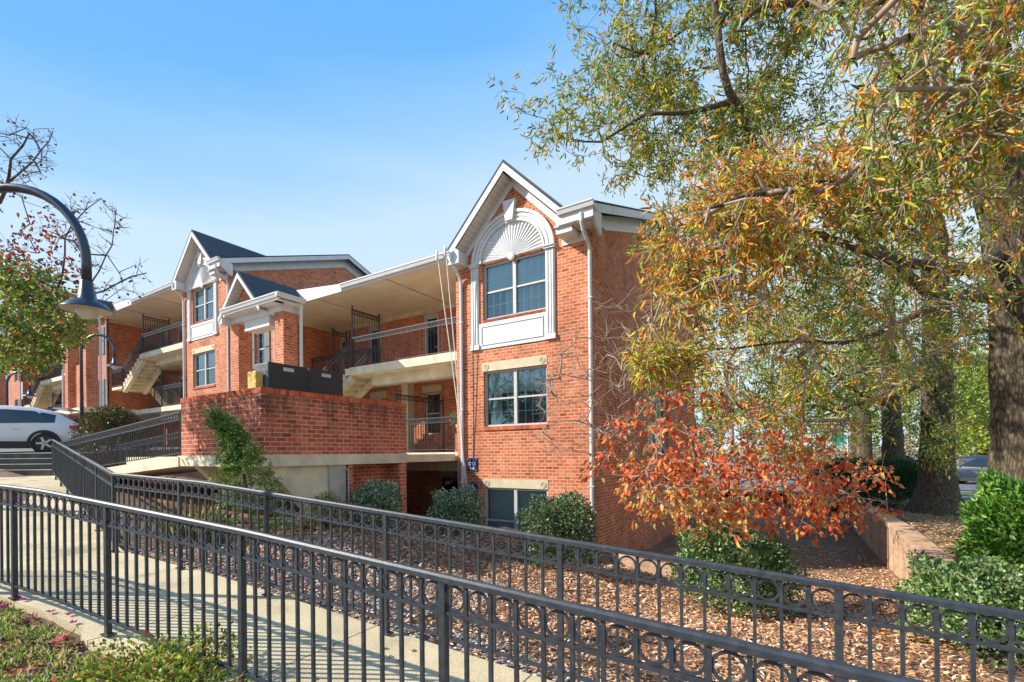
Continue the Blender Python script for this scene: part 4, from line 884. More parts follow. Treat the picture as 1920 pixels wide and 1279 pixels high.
def leaves(name,P,D,L,Wd,col,mat='leaf',parent=None,fold=.25,simple_=False,up=None):
    n=len(P); D=unit(D); S=unit(np.cross(D,RNG.normal(size=(n,3)) if up is None else up)); Nn=np.cross(S,D)
    L=np.broadcast_to(np.asarray(L,float),(n,))[:,None]; Wd=np.broadcast_to(np.asarray(Wd,float),(n,))[:,None]
    if simple_:
        V=np.stack([P,P+D*L*.45+S*Wd+Nn*L*.06,P+D*L,P+D*L*.45-S*Wd+Nn*L*.06],1); F=np.arange(n*4).reshape(n,4); k=4
    else:
        V=np.stack([P,P+D*L*.3+S*Wd+Nn*Wd*fold*2,P+D*L*.68+S*Wd*.8+Nn*Wd*fold*2-Nn*L*.03,P+D*L-Nn*L*.12,P+D*L*.68-S*Wd*.8+Nn*Wd*fold*2-Nn*L*.03,P+D*L*.3-S*Wd+Nn*Wd*fold*2],1)
        b=np.arange(n)[:,None]*6; F=np.concatenate([b+np.array([[0,1,2,3]]),b+np.array([[0,3,4,5]])],0); k=6
    return np_mesh(name,V.reshape(-1,3),F,mat,parent,np.repeat(col,k,axis=0))
def palette(n,cols,wts,jit=.18):
    w=np.array(wts,float); w/=w.sum(); c=np.array(cols)[RNG.choice(len(cols),n,p=w)]
    return np.clip(c*(1+RNG.normal(0,jit,(n,1)))*(1+RNG.normal(0,.06,(n,3))),.003,.9)
def in_poly(poly,x,y):
    c=np.zeros(len(x),bool); n=len(poly)
    for i in range(n):
        x1,y1=poly[i]; x2,y2=poly[i-1]
        m=((y1>y)!=(y2>y))&(x<(x2-x1)*(y-y1)/((y2-y1)+1e-12)+x1); c^=m
    return c
def sample(poly,D0,D1,n):
    px=[p[0] for p in poly]; py=[p[1] for p in poly]; out=[]
    while len(out)<n:
        x=RNG.uniform(min(px),max(px),n*3); y=RNG.uniform(min(py),max(py),n*3); m=in_poly(poly,x,y)
        for a,b in zip(x[m],y[m]): out.append(at(a,b,RNG.uniform(D0,D1)))
    return np.array(out[:n])
def sample_cl(poly,D0,D1,n,k,rad):
    c=sample(poly,D0,D1,k); w=RNG.uniform(.4,1.6,k); i=RNG.choice(k,n,p=w/w.sum()); sc=RNG.uniform(.6,1.3,(k,1))[i]
    return c[i]+RNG.normal(0,1,(n,3))*rad*sc*np.array([1,1,.62])+np.array([0,0,-.1*rad])
class Skel:
    def __init__(s): s.p=[]; s.par=[]; s.mr=[]; s.limbs=[]; s.main=0
    def limb(s,pts,r0,r1,frm=None):
        pts=[Vector(p) for p in pts]; q=[]
        for k in range(len(pts)-1):     # Catmull-Rom
            p0=pts[max(k-1,0)]; p1=pts[k]; p2=pts[k+1]; p3=pts[min(k+2,len(pts)-1)]; m=max(2,int((p2-p1).length/.22))
            for j in range(m):
                u=j/m; q.append(.5*((2*p1)+(p2-p0)*u+(2*p0-5*p1+4*p2-p3)*u*u+(3*p1-p0-3*p2+p3)*u**3))
        q.append(pts[-1]); n=len(q); idx=[]
        for k,v in enumerate(q):
            jit=Vector(RNG.normal(0,.012,3)) if 0<k<n-1 else Vector((0,0,0))
            s.p.append(np.array(v+jit)); s.par.append(len(s.p)-2 if k else (frm if frm is not None else -1)); s.mr.append(r0+(r1-r0)*(k/(n-1))**.8+(getattr(s,'flare',0)*math.exp(-max(0,(v-q[0]).length-.35)/.28) if frm is None else 0)); idx.append(len(s.p)-1)
        s.limbs.append(idx); return idx
    def near(s,p): 
        A=np.array(s.p); return int(np.argmin(((A-np.array(p))**2).sum(1)))
    def grow(s,P,sag=.10,seg=.3,rng_pen=.0):
        s.main=len(s.p) if not s.main else s.main; A=np.array(s.p); d=[((A-p)**2).sum(1).min() for p in P]; ends=[]
        buf=np.zeros((len(s.p)+len(P)*14,3)); buf[:len(s.p)]=A; n=len(s.p)
        for i in np.argsort(d):
            p=P[i]; dd=np.sqrt(((buf[:n]-p)**2).sum(1)); j=int(np.argmin(dd)); dist=dd[j]; k=max(1,min(12,int(dist/seg)))
            st=buf[j].copy(); par=j; off=RNG.normal(0,.12*dist,3)
            for q in range(1,k+1):
                u=q/k; v=st+(p-st)*u+off*math.sin(math.pi*u)+np.array([0,0,sag*dist*math.sin(math.pi*u)])+(RNG.normal(0,.03*min(dist,1),3) if q<k else 0)
                s.p.append(v); s.par.append(par); s.mr.append(0.); buf[n]=v; par=n; n+=1
            ends.append(par)
        return ends
    def finish(s,parent,name,mat,r0=.0032,exp=.47,nside=5):
        n=len(s.p); cnt=np.zeros(n)
        hasch=np.zeros(n,bool)
        for i in range(n):
            if s.par[i]>=0: hasch[s.par[i]]=True
        for i in range(n-1,-1,-1):
            if not hasch[i]: cnt[i]+=1
            if s.par[i]>=0: cnt[s.par[i]]+=cnt[i]
        r=np.maximum(np.array(s.mr),r0*cnt**exp); P=np.array(s.p); lim=set()
        for idx in s.limbs:
            m=MB(); m.tube([Vector(P[i]) for i in idx],[max(s.mr[i],.004) for i in idx],10); 
            s.limbmb=getattr(s,'limbmb',MB()); b=len(s.limbmb.v); s.limbmb.v+=m.v; s.limbmb.f+=[[q+b for q in f] for f in m.f]
            lim.update(idx)
        tr=s.limbmb.build('trunk',getattr(s,'tm',mat if mat!='twig' else 'bark'),parent,smooth=True,fix=False) if s.limbs else None
        e=[i for i in range(n) if s.par[i]>=0 and i not in lim]
        if e:
            e=np.array(e); a=P[np.array(s.par)[e]]; b=P[e]; ra=np.minimum(r[np.array(s.par)[e]],r[e]*1.35); rb=r[e]; D=unit(b-a); h=np.where(np.abs(D[:,2:3])<.9,np.array([[0,0,1.]]),np.array([[1.,0,0]]))
            U=unit(np.cross(D,h)); V_=np.cross(D,U); vs=[]
            for (c,rr) in ((a,ra),(b,rb)):
                for k in range(nside): an=2*math.pi*k/nside; vs.append(c+U*(rr*math.cos(an))[:,None]+V_*(rr*math.sin(an))[:,None])
            V=np.stack(vs,1).reshape(-1,3); base=np.arange(len(e))[:,None]*2*nside
            F=np.concatenate([base+np.array([[k,(k+1)%nside,nside+(k+1)%nside,nside+k]]) for k in range(nside)],0)
            np_mesh(name,V,F,mat if mat!='bark' else 'twig',parent,smooth=True)
def sprays(ends,sk,per,R,out=.5,droop=.35,jitter=1.0):
    """leaf base points and directions around cluster ends"""
    P=np.array(sk.p)[ends]; Q=np.array(sk.p)[np.array(sk.par)[ends]]; d=unit(P-Q+1e-6)
    n=len(ends)*per; i=np.repeat(np.arange(len(ends)),per); t=RNG.uniform(0,1,n)
    main=unit(d[i]*out+RNG.normal(0,.55,(n,3))*jitter+np.array([0,0,-droop]))
    tw=np.repeat(RNG.normal(0,1,(len(ends)*4,3)),1,axis=0)
    twd=unit(d[i]*.6+tw[i*4+RNG.integers(0,4,n)]*.7+np.array([0,0,-droop*.6]))
    base=P[i]+twd*(t*R)[:,None]+RNG.normal(0,R*.08,(n,3))
    dirs=unit(twd*.7+RNG.normal(0,.55,(n,3))+np.array([0,0,-droop]))
    return base,dirs,i
def twiglets(sk,ends,k,L,spread=.8,lift=.1):
    add=[]
    for e in ends:
        d=np.array(sk.p[e])-np.array(sk.p[sk.par[e]]); d/=np.linalg.norm(d)+1e-9
        for _ in range(k):
            v=d+RNG.normal(0,spread,3)*.7+np.array([0,0,lift]); v/=np.linalg.norm(v); l=L*RNG.uniform(.4,1.1)
            m=np.array(sk.p[e])+v*l*.5; sk.p.append(m); sk.par.append(e); sk.mr.append(0.)
            v2=v+RNG.normal(0,.25,3); v2/=np.linalg.norm(v2); sk.p.append(m+v2*l*.5); sk.par.append(len(sk.p)-2); sk.mr.append(0.)
G_=(.13,.23,.04); YG=(.36,.42,.05); YE=(.76,.56,.07); OR=(.84,.34,.05); RU=(.60,.20,.05); BR=(.22,.11,.05); PG=(.48,.54,.22)
# ---- second oak (its long limb carries the upper left crown)
t=thing('oak_tree',at(1757,955,13.6),'shaded oak with flared trunk beside the clipped hedge, its long limb reaching over the roof','tree','willow oaks on the right')
sk=Skel(); sk.flare=.34
tr=sk.limb([at(1757,975,13.6),at(1757,935,13.6),at(1757,850,13.6),at(1757,700,13.5),at(1754,560,13.4),at(1748,430,13.3),at(1735,280,13.2),at(1720,100,13),at(1715,-80,13)],.46,.16)
l1=sk.limb([at(1754,560,13.4),at(1610,440,10.4),at(1450,320,8.4),at(1400,240,7.9),at(1358,140,7.6),at(1348,50,7.5),at(1330,-60,7.5)],.15,.05,sk.near(at(1754,560,13.4)))
sk.limb([at(1348,45,7.5),at(1385,-20,7.6),at(1400,-120,7.8)],.055,.02,sk.near(at(1348,45,7.5)))
sk.limb([at(1372,190,7.7),at(1290,212,7.6),at(1210,215,7.6),at(1130,262,7.7),at(1075,262,7.8)],.05,.012,sk.near(at(1372,190,7.7)))
sk.limb([at(1350,50,7.5),at(1290,52,8.8),at(1220,100,8.4),at(1150,80,8.2)],.045,.012,sk.near(at(1350,50,7.5)))
sk.limb([at(1352,125,7.6),at(1300,130,9),at(1240,150,8.8)],.03,.01,sk.near(at(1352,125,7.6)))
sk.limb([at(1735,280,13.2),at(1650,60,12),at(1560,-60,11)],.1,.03,sk.near(at(1735,280,13.2)))
sk.limb([at(1756,640,13.4),at(1850,620,13),at(1930,640,12.6)],.1,.05,sk.near(at(1756,640,13.4)))
sk.limb([at(1756,700,13.5),at(1690,740,13),at(1600,760,12.4),at(1520,790,11.5)],.08,.02,sk.near(at(1756,700,13.5)))
crown=[(1130,-260),(1110,60),(1085,130),(1040,190),(1022,265),(1050,310),(1090,345),(1150,355),(1220,385),(1330,410),(1430,400),(1480,250),(1500,60),(1520,-260)]
P=np.concatenate([sample_cl(crown,7.6,10.6,900,80,.36),sample([(1430,-250),(1500,100),(1480,350),(1720,420),(1730,-250)],9,13.5,190),sample_cl([(1330,420),(1760,400),(1760,640),(1690,770),(1500,800),(1360,760),(1330,560)],9,14,620,60,.55),
 sample([(1760,500),(1920,480),(1920,780),(1790,800)],10,14,140),sample([(1725,780),(1800,780),(1790,870),(1745,860)],10.5,12.5,26)])
ends=sk.grow(P,.08); twiglets(sk,ends,1,.3)
sk.finish(t,'branches','bark')
b,d,i=sprays(np.array(ends),sk,34,.36)
pr=np.array([proj(p) for p in b]); left=pr[:,0]<1520
col=palette(len(b),[G_,YG,YE,OR,PG],[.40,.30,.15,.09,.06]); c2=palette(len(b),[G_,YG,YE,PG,OR],[.50,.30,.07,.1,.03])
col=np.where(left[:,None],col,c2)
leaves('crown',b,d,RNG.uniform(.08,.145,len(b)),.0125,col,'leaf',t)
# ---- first oak, large trunk at the right edge
t=thing('oak_tree',at(1925,1010,7.9),'largest oak with thick trunk at the right edge, its orange leaves before the brick','tree','willow oaks on the right')
sk=Skel()
sk.limb([at(1932,1080,7.9),at(1928,1000,7.9),at(1924,850,7.9),at(1918,650,7.8),at(1905,500,7.7),at(1880,380,7.6),at(1858,250,7.5),at(1845,120,7.4),at(1850,-60,7.4),at(1860,-300,7.4)],.56,.17)
sk.limb([at(1900,470,7.7),at(1800,505,7.3),at(1700,490,6.9),at(1620,470,6.4),at(1540,440,5.8),at(1440,425,5.2),at(1330,430,4.8)],.11,.018,sk.near(at(1900,470,7.7)))
sk.limb([at(1905,560,7.7),at(1790,560,7.2),at(1700,600,6.6),at(1600,640,6),at(1480,640,5.4)],.10,.015,sk.near(at(1905,560,7.7)))
sk.limb([at(1850,150,7.4),at(1790,40,7.2),at(1690,2,7),at(1560,6,6.8),at(1440,12,6.6),at(1390,45,6.5)],.10,.03,sk.near(at(1850,150,7.4)))
sk.limb([at(1690,2,7),at(1640,65,6.4),at(1600,75,6.0)],.04,.012,sk.near(at(1690,2,7)))
sk.limb([at(1858,260,7.5),at(1760,300,6),at(1640,330,5),at(1480,350,4.4),at(1330,390,4.1)],.09,.014,sk.near(at(1858,260,7.5)))
sk.limb([at(1850,200,7.4),at(1880,160,5.5),at(1820,150,4.2),at(1740,190,3.8)],.08,.014,sk.near(at(1850,200,7.4)))
sk.limb([at(1480,640,5.4),at(1380,650,5.5),at(1280,660,5.6)],.016,.008,sk.near(at(1480,640,5.4)))
RA=[(1235,420),(1290,365),(1410,310),(1560,275),(1680,290),(1700,360),(1620,430),(1480,470),(1400,530),(1330,600),(1260,630),(1225,560)]
RB=[(1650,110),(1760,40),(1930,-40),(1930,380),(1800,400),(1700,330)]
PA=sample_cl(RA,4.1,5.8,520,44,.24); PB=sample_cl(RB,3.3,5.2,300,32,.26); PC=sample([(1190,660),(1310,635),(1330,695),(1200,700)],5.2,6,80); PD=sample([(1300,560),(1500,470),(1920,430),(1920,600),(1640,760),(1500,800),(1330,790)],4.6,7,150)
PE=sample([(1400,-300),(1930,-300),(1930,-20),(1650,60),(1400,0)],3.5,9,300)
PF=sample([(1350,760),(1500,740),(1640,800),(1480,860),(1370,850)],5.5,7,34)
_q=np.array([proj(p) for p in PA]); PA=PA[(_q[:,0]>1205+np.clip(_q[:,1]-420,0,60)*.25)&(_q[:,1]<640)]
nA,nB,nC,nD=len(PA),len(PB),len(PC),len(PD)
Pall=np.concatenate([PA,PB,PC,PD,PE,PF]); order={}
ends=sk.grow(Pall,.06); twiglets(sk,ends,3,.26,lift=-.2)
sk.tm='bark'; sk.finish(t,'branches','twig_l')
b,d,i=sprays(np.array(ends),sk,19,.25,droop=.4)
pr=np.array([proj(p) for p in b]); 
orange=in_poly([(1100,330),(1250,300),(1450,250),(1640,260),(1560,430),(1450,560),(1330,620),(1200,640)],pr[:,0],pr[:,1]); low=pr[:,1]>600
cA=palette(len(b),[OR,YE,YG,RU,G_,PG],[.36,.22,.16,.12,.08,.06]); cB=palette(len(b),[YG,YE,G_,OR,PG,RU],[.32,.14,.32,.08,.11,.03]); cC=palette(len(b),[YG,PG,YE,OR,G_],[.38,.12,.24,.2,.06])
cl=RNG.uniform(0,1,len(ends))[i]
col=np.where(orange[:,None],np.where((cl<.18)[:,None],cB,cA),np.where(low[:,None],cC,np.where((cl<.22)[:,None],cA,cB)))
leaves('crown',b,d,RNG.uniform(.065,.125,len(b)),.0102,col,'leaf',t)
# ---- two shaded oaks behind
for (px,D,r,lab) in ((1676,19,.46,'shaded oak trunk standing behind the clipped hedge, left of the flared oak'),(1622,24,.42,'farthest leaning oak trunk behind the dark hedges')):
    t=thing('oak_tree',at(px,900,D),lab,'tree','willow oaks on the right'); sk=Skel()
    sk.limb([at(px,930,D),at(px,880,D),at(px-4,760,D),at(px-10,640,D),at(px-6,500,D)],r,.15)
    sk.limb([at(px-6,760,D),at(px-60,740,D-1),at(px-130,690,D-2)],.12,.04,sk.near(at(px-6,760,D))); sk.limb([at(px-6,740,D),at(px+60,700,D),at(px+140,660,D)],.12,.04,sk.near(at(px-6,740,D)))
    P=sample([(px-220,440),(px+160,430),(px+180,700),(px+60,800),(px-100,790),(px-260,680)],D-3,D+3,300); ends=sk.grow(P,.06,.5); sk.finish(t,'branches','bark')
    b,d,i=sprays(np.array(ends),sk,24,.7); leaves('crown',b,d,RNG.uniform(.12,.22,len(b)),.022,palette(len(b),[G_,YG,PG,YE],[.42,.36,.14,.08]),'leaf',t,simple_=True)
# ---- background trees
def bgtree(px,D,top,wpx,cols,wts,lab,n=2600,bare=False,base=-2.1,name='background_tree',lo=.12):
    b0=Vector(at(px,850,D)); b0.z=base; ztop=at(px,top,D)[2]; H=ztop-base; R=wpx/2*D/900; t=thing(name,b0,lab,'tree','trees beyond the car park'); sk=Skel()
    sk.limb([b0,b0+Vector((.2,0,H*.35)),b0+Vector((-.1,.1,H*.7)),b0+Vector((.1,0,H*.93))],.03*H,.01*H)
    m=n//14; v=unit(RNG.normal(size=(m,3)))*(RNG.uniform(.25,1,(m,1))**.5); lump=1+.22*np.sin(v[:,:1]*7+px)*np.cos(v[:,1:2]*6+v[:,2:]*5)
    P=np.array(b0)+v*lump*np.array([R,R,H*(1-lo)/2])+np.array([0,0,H*(1+lo)/2]); P=P[P[:,2]<ztop+.5]; ends=sk.grow(P,.05,max(.6,H/12))
    sk.finish(t,'branches','twig_l' if bare else 'bark',.008,.5,4)
    b,d,i=sprays(np.array(ends),sk,9 if bare else 26,H*.08,droop=.1)
    leaves('crown',b,d,RNG.uniform(.5,1,len(b))*(.34 if not bare else .2)*(D/50)**.5,.10*(D/50)**.5,palette(len(b),cols,wts),'leaf',t,simple_=True)
BG=[(1300,60,700,120,'green'),(1370,75,690,150,'grey'),(1450,55,650,170,'green'),(1540,70,660,180,'grey'),(1600,46,600,180,'green'),(1700,80,680,200,'grey'),(1760,60,640,150,'green'),(1840,34,655,130,'bright'),(1915,44,600,150,'green'),(1500,95,720,260,'grey'),(1660,48,640,120,'green'),(1990,38,560,200,'green'),(1240,85,730,120,'grey')]
LB=['small green tree just right of the nearest wing','hazy bare grey tree behind the light pole','full green tree above the wooden fence','bare grey brown tree between the green ones, above the banner','tall green tree behind the farthest oak trunk','distant bare tree behind the shaded oak trunks','green tree behind the flared oak trunk','bright yellow green tree above the blue sedan','green tree behind the largest oak trunk','widest and most distant bare grey tree','green tree seen between the two shaded oak trunks','green tree at the extreme right edge','distant bare tree beside the corner of the nearest wing']
for (px,D,top,w,k),lab in zip(BG,LB):
    if k=='green': bgtree(px,D,top,w,[(.12,.21,.05),(.22,.32,.07),(.40,.40,.10)],[.45,.38,.17],lab)
    elif k=='bright': bgtree(px,D,top,w,[(.28,.42,.06),(.46,.55,.09),(.62,.46,.08)],[.5,.35,.15],lab,5200,lo=.1)
    else: bgtree(px,D,top,w,[(.25,.17,.12),(.30,.22,.14),(.16,.15,.07)],[.4,.3,.3],lab,1600,True)
# far low shrubs behind the car park
P=np.stack([RNG.uniform(1230,1960,7000),RNG.uniform(0,1,7000)],1); Q=np.array([at(a,846,64+10*math.sin(a*.02)+RNG.uniform(0,6)) for a in P[:,0]]); Q[:,2]=-2.1+P[:,1]*3.4*(1+.35*np.sin(P[:,0]*.045))
tag(leaves('far_undergrowth',Q,RNG.normal(size=Q.shape)+np.array([0,0,.5]),RNG.uniform(.3,.6,len(Q)),.14,palette(len(Q),[(.30,.22,.15),(.14,.15,.05),(.38,.24,.08)],[.45,.35,.2]),'litter',simple_=True),kind='stuff')
# ---- left tree, half leafless
t=thing('pear_tree',at(-150,1000,8.8),'half bare tree at the left edge behind the big lamp','tree'); sk=Skel()
sk.limb([at(-160,960,8.8),at(-150,800,8.8),at(-140,650,8.7),at(-120,520,8.6),at(-60,400,8.5),at(0,380,8.4),at(22,300,8.3),at(55,250,8.3)],.14,.012)
sk.limb([at(-140,640,8.7),at(-60,600,8.4),at(0,580,8.2),at(70,562,8.0),at(150,562,7.9),at(215,535,7.8),at(275,512,7.8)],.06,.008,sk.near(at(-140,640,8.7)))
sk.limb([at(-120,540,8.6),at(-20,500,8.4),at(60,520,8.2),at(110,540,8.1),at(120,480,8.1),at(135,420,8.0),at(190,372,8.0)],.045,.006,sk.near(at(-120,540,8.6)))
sk.limb([at(150,562,7.9),at(200,480,7.9),at(213,440,7.9),at(218,392,7.9)],.014,.005,sk.near(at(150,562,7.9)))
sk.limb([at(12,345,8.4),at(60,305,8.3),at(100,245,8.3)],.02,.005,sk.near(at(12,345,8.4)))
sk.limb([at(-150,760,8.8),at(-60,680,8.2),at(20,660,7.8),at(110,665,7.6)],.05,.008,sk.near(at(-150,760,8.8)))
PG1=sample([(-60,480),(40,490),(110,530),(150,570),(158,640),(120,668),(60,690),(-60,690)],7.2,9.2,360); PR=sample([(-20,410),(60,395),(140,430),(170,520),(150,570),(-20,500)],7.4,8.8,90)
PB_=np.concatenate([sample([(-30,235),(30,225),(105,235),(95,320),(60,380),(-30,400)],7.8,8.9,90),sample([(80,370),(190,370),(240,400),(215,480),(280,500),(285,545),(200,590),(150,560)],7.4,8.4,90)])
eG=sk.grow(PG1,.05,.2); eR=sk.grow(PR,.05,.2); eB=sk.grow(PB_,.0,.2); twiglets(sk,eB,3,.16,.9,.3); twiglets(sk,eG,1,.12)
sk.finish(t,'branches','twig',.0022,.45)
b,d,i=sprays(np.array(eG),sk,22,.22,droop=.2); b2,d2,_=sprays(np.array(eR),sk,5,.16,droop=.6); b3,d3,_=sprays(np.array(eB),sk,1,.12,droop=.5)
col=np.concatenate([palette(len(b),[(.10,.20,.035),(.22,.32,.05),(.45,.45,.09),(.50,.20,.06)],[.38,.32,.14,.16]),palette(len(b2),[(.28,.05,.03),(.42,.15,.04),(.15,.05,.03)],[.5,.25,.25]),palette(len(b3),[(.2,.05,.04),(.08,.04,.03)],[.5,.5])])
leaves('crown',np.concatenate([b,b2,b3]),np.concatenate([d,d2,d3]),np.concatenate([RNG.uniform(.05,.085,len(b)),RNG.uniform(.05,.09,len(b2)),RNG.uniform(.03,.06,len(b3))]),.021,col,'leaf',t)
# ---- red leaved small tree
bx=Vector(at(1325,1000,8.3)); bx.z=height(bx.x,bx.y)
t=thing('dogwood_tree',bx,'small red and orange leaved tree with bare twigs, before the brick side wall','tree'); sk=Skel()
sk.limb([bx,at(1322,1000,8.2),at(1310,900,8.0),at(1290,800,7.8),at(1250,740,7.6),at(1190,720,7.4)],.06,.012)
sk.limb([at(1310,930,8.0),at(1345,850,7.8),at(1375,760,7.6),at(1380,700,7.5)],.03,.008,sk.near(at(1310,930,8.0)))
sk.limb([at(1310,900,8.0),at(1200,850,7.4),at(1120,800,7.0),at(1050,790,6.8),at(990,830,6.8)],.022,.005,sk.near(at(1310,900,8.0)))
sk.limb([at(1290,800,7.8),at(1200,740,7.5),at(1130,720,7.2),at(1050,700,7.1)],.02,.005,sk.near(at(1290,800,7.8)))
sk.limb([at(1318,960,8.1),at(1400,900,7.4),at(1500,900,6.8),at(1600,930,6.3),at(1660,940,6.1)],.03,.006,sk.near(at(1318,960,8.1)))
sk.limb([at(1318,980,8.1),at(1290,930,7),at(1220,900,6.4),at(1150,890,6.2)],.02,.006,sk.near(at(1318,980,8.1)))
RP=[(1110,860),(1130,790),(1200,730),(1290,700),(1400,735),(1500,790),(1560,860),(1660,880),(1650,965),(1540,985),(1450,1005),(1330,1000),(1200,965),(1120,930)]
PL=np.concatenate([sample(RP,5.6,8.4,260),sample([(1180,860),(1560,850),(1560,990),(1200,970)],5.9,7.4,170),sample([(1560,860),(1680,870),(1670,960),(1560,980)],6.0,6.6,16)])
PBb=sample([(1020,680),(1060,640),(1130,560),(1210,560),(1270,640),(1300,740),(1200,800),(1100,860),(1020,850),(1000,760)],6.6,8.0,190)
eL=sk.grow(PL,.05,.2); eB=sk.grow(PBb,.10,.11); twiglets(sk,eB,4,.26,.6,.35); twiglets(sk,eL,2,.22,.9,.2)
sk.finish(t,'branches','twig_l',.0023,.43)
b,d,i=sprays(np.array(eL),sk,7,.24,droop=.75); pr=np.array([proj(p) for p in b]); yel=(pr[:,1]>905)&(pr[:,0]<1420)
cR=palette(len(b),[(.74,.15,.045),(.80,.27,.075),(.58,.065,.03),(.78,.42,.12)],[.38,.30,.16,.16]); cY=palette(len(b),[(.70,.55,.18),(.80,.42,.14),(.50,.46,.12),(.74,.22,.07)],[.3,.3,.15,.25])
leaves('crown',b,d,RNG.uniform(.07,.12,len(b)),.025,np.where((yel&(RNG.uniform(size=len(b))<.65))[:,None],cY,cR),'leaf',t,fold=.3)
# ---------------------------------------------------------------- bushes
def bush(name,px,D,r,h,n,L,Wd,cols,wts,lab,cat='bush',base=None,group=None,lump=.18,flat=1.0,mat='leafg',upw=.3,asp=1.0):
    c=Vector(at(px,850,D)); z=height(c.x,c.y) if base is None else base; c.z=z; t=thing(name,c,lab,cat,group); sk=Skel()
    for k in range(7):
        a=2*math.pi*k/7+r; e=c+Vector((math.cos(a)*r*.6,math.sin(a)*r*.6,h*(.55+.3*(k%3)/2))); sk.limb([c+Vector((0,0,-.05)),c.lerp(e,.5)+Vector((math.cos(a)*r*.1,0,0)),e],.014,.004)
    sk.finish(t,'stems','twig')
    v=unit(RNG.normal(size=(n,3))); v[:,2]=np.where(v[:,2]<-.45,-v[:,2],v[:,2]); rad=RNG.uniform(.0,1,(n,1))**.28
    ph=RNG.uniform(0,6,6); lp=1+lump*(np.sin(v[:,:1]*5+ph[0])*np.cos(v[:,1:2]*4+ph[1])+.6*np.sin(v[:,2:]*9+ph[2]+v[:,:1]*7)+.35*np.sin(v[:,:1]*17+ph[3])*np.sin(v[:,1:2]*15+ph[4]))
    hh=h/1.45; P=np.array(c)+v*rad*lp*np.array([r*asp,r,hh*1.0])*np.array([1,1,flat])+np.array([0,0,hh*.52])
    P[:,2]=np.maximum(P[:,2],z+.02); d=v*.8+RNG.normal(0,.6,(n,3))+np.array([0,0,upw])
    leaves('foliage',P,d,RNG.uniform(.7,1.2,n)*L,Wd,palette(n,cols,wts),mat,t,simple_=L<.05)
VG=[(.16,.24,.10),(.34,.42,.26),(.62,.66,.48),(.08,.13,.05)]
bush('variegated_bush',705,9.6,.50,.84,7000,.05,.014,VG,[.35,.3,.2,.15],'pale variegated bush in front of the brick pier under the deck',group='evergreen bushes in the mulch bed')
bush('variegated_bush',857,9.9,.58,.82,8000,.05,.014,VG,[.4,.3,.12,.18],'variegated bush below the blue signs, left of the ground floor window',group='evergreen bushes in the mulch bed')
bush('evergreen_bush',1045,8.7,.72,1.22,12000,.05,.015,[(.07,.14,.045),(.17,.25,.10),(.42,.48,.32)],[.42,.38,.2],'dark rounded bush under the nearest wing corner beside the ground floor window',group='evergreen bushes in the mulch bed')
bush('evergreen_bush',1370,7.4,.88,1.2,13000,.055,.018,[(.09,.18,.05),(.20,.30,.10),(.42,.50,.28)],[.4,.4,.2],'broad green bush under the red leaved tree',group='evergreen bushes in the mulch bed',flat=.95)
bush('evergreen_bush',1835,5.1,.66,.92,9000,.05,.016,[(.10,.20,.05),(.22,.33,.10),(.42,.50,.26)],[.4,.4,.2],'low green bush at the lower right behind the fence',group='evergreen bushes in the mulch bed',flat=.95,base=-2.12)
bush('laurel_shrub',1940,6.6,.76,1.32,9000,.105,.021,[(.10,.25,.03),(.19,.38,.05),(.32,.48,.10)],[.4,.42,.18],'bright green leafy shrub at the right edge, covering the foot of the largest oak',base=-1.8)
bush('low_shrub',1890,5.3,.72,.36,2600,.07,.016,[(.14,.24,.07),(.34,.42,.16),(.5,.46,.28)],[.4,.4,.2],'thin spreading shrub just below the bright green one',base=-1.95,cat='bush')
bush('clipped_hedge',1672,15.5,1.15,1.5,14000,.06,.018,[(.03,.10,.03),(.055,.14,.035)],[.6,.4],'dark clipped rounded hedge left of the flared oak trunk','hedge',base=-1.85,lump=.04,group='dark clipped hedges')
bush('clipped_hedge',1700,20,1.2,1.3,8000,.08,.022,[(.03,.10,.03),(.055,.14,.035)],[.6,.4],'dark clipped hedge behind, touching the shaded oak trunk','hedge',base=-2.0,lump=.04,group='dark clipped hedges')
bush('clipped_hedge',1590,18,1.3,1.75,9000,.08,.022,[(.03,.10,.03),(.055,.14,.035)],[.6,.4],'leftmost dark hedge, beyond the tips of the red leaves','hedge',base=-2.1,lump=.06,group='dark clipped hedges')
bush('photinia_hedge',213,16.6,1.06,1.75,11000,.06,.018,[(.06,.09,.02),(.13,.14,.035),(.30,.08,.04),(.02,.035,.01)],[.4,.28,.14,.18],'rounded hedge with reddish tips in front of the middle breezeway','hedge',base=-.05,lump=.05)
bush('yellow_shrub',612,9.0,.36,.62,1500,.045,.011,[(.30,.30,.04),(.45,.36,.05),(.14,.16,.03)],[.4,.3,.3],'sparse yellow green shrub before the concrete column',base=None)
bush('flowering_shrub',575,8.6,.2,.36,700,.04,.014,[(.60,.48,.16),(.55,.50,.35),(.25,.25,.06)],[.4,.3,.3],'small clump of cream yellow blooms left of the yellow green shrub',cat='flowers')
bush('rose_bush',290,3.05,.50,.34,4200,.035,.011,[(.12,.19,.03),(.28,.36,.05),(.50,.50,.10),(.45,.12,.05)],[.35,.35,.2,.1],'low sprawling leafy bush at the bottom left outside the nearest fence',lump=.3,mat='leaf')
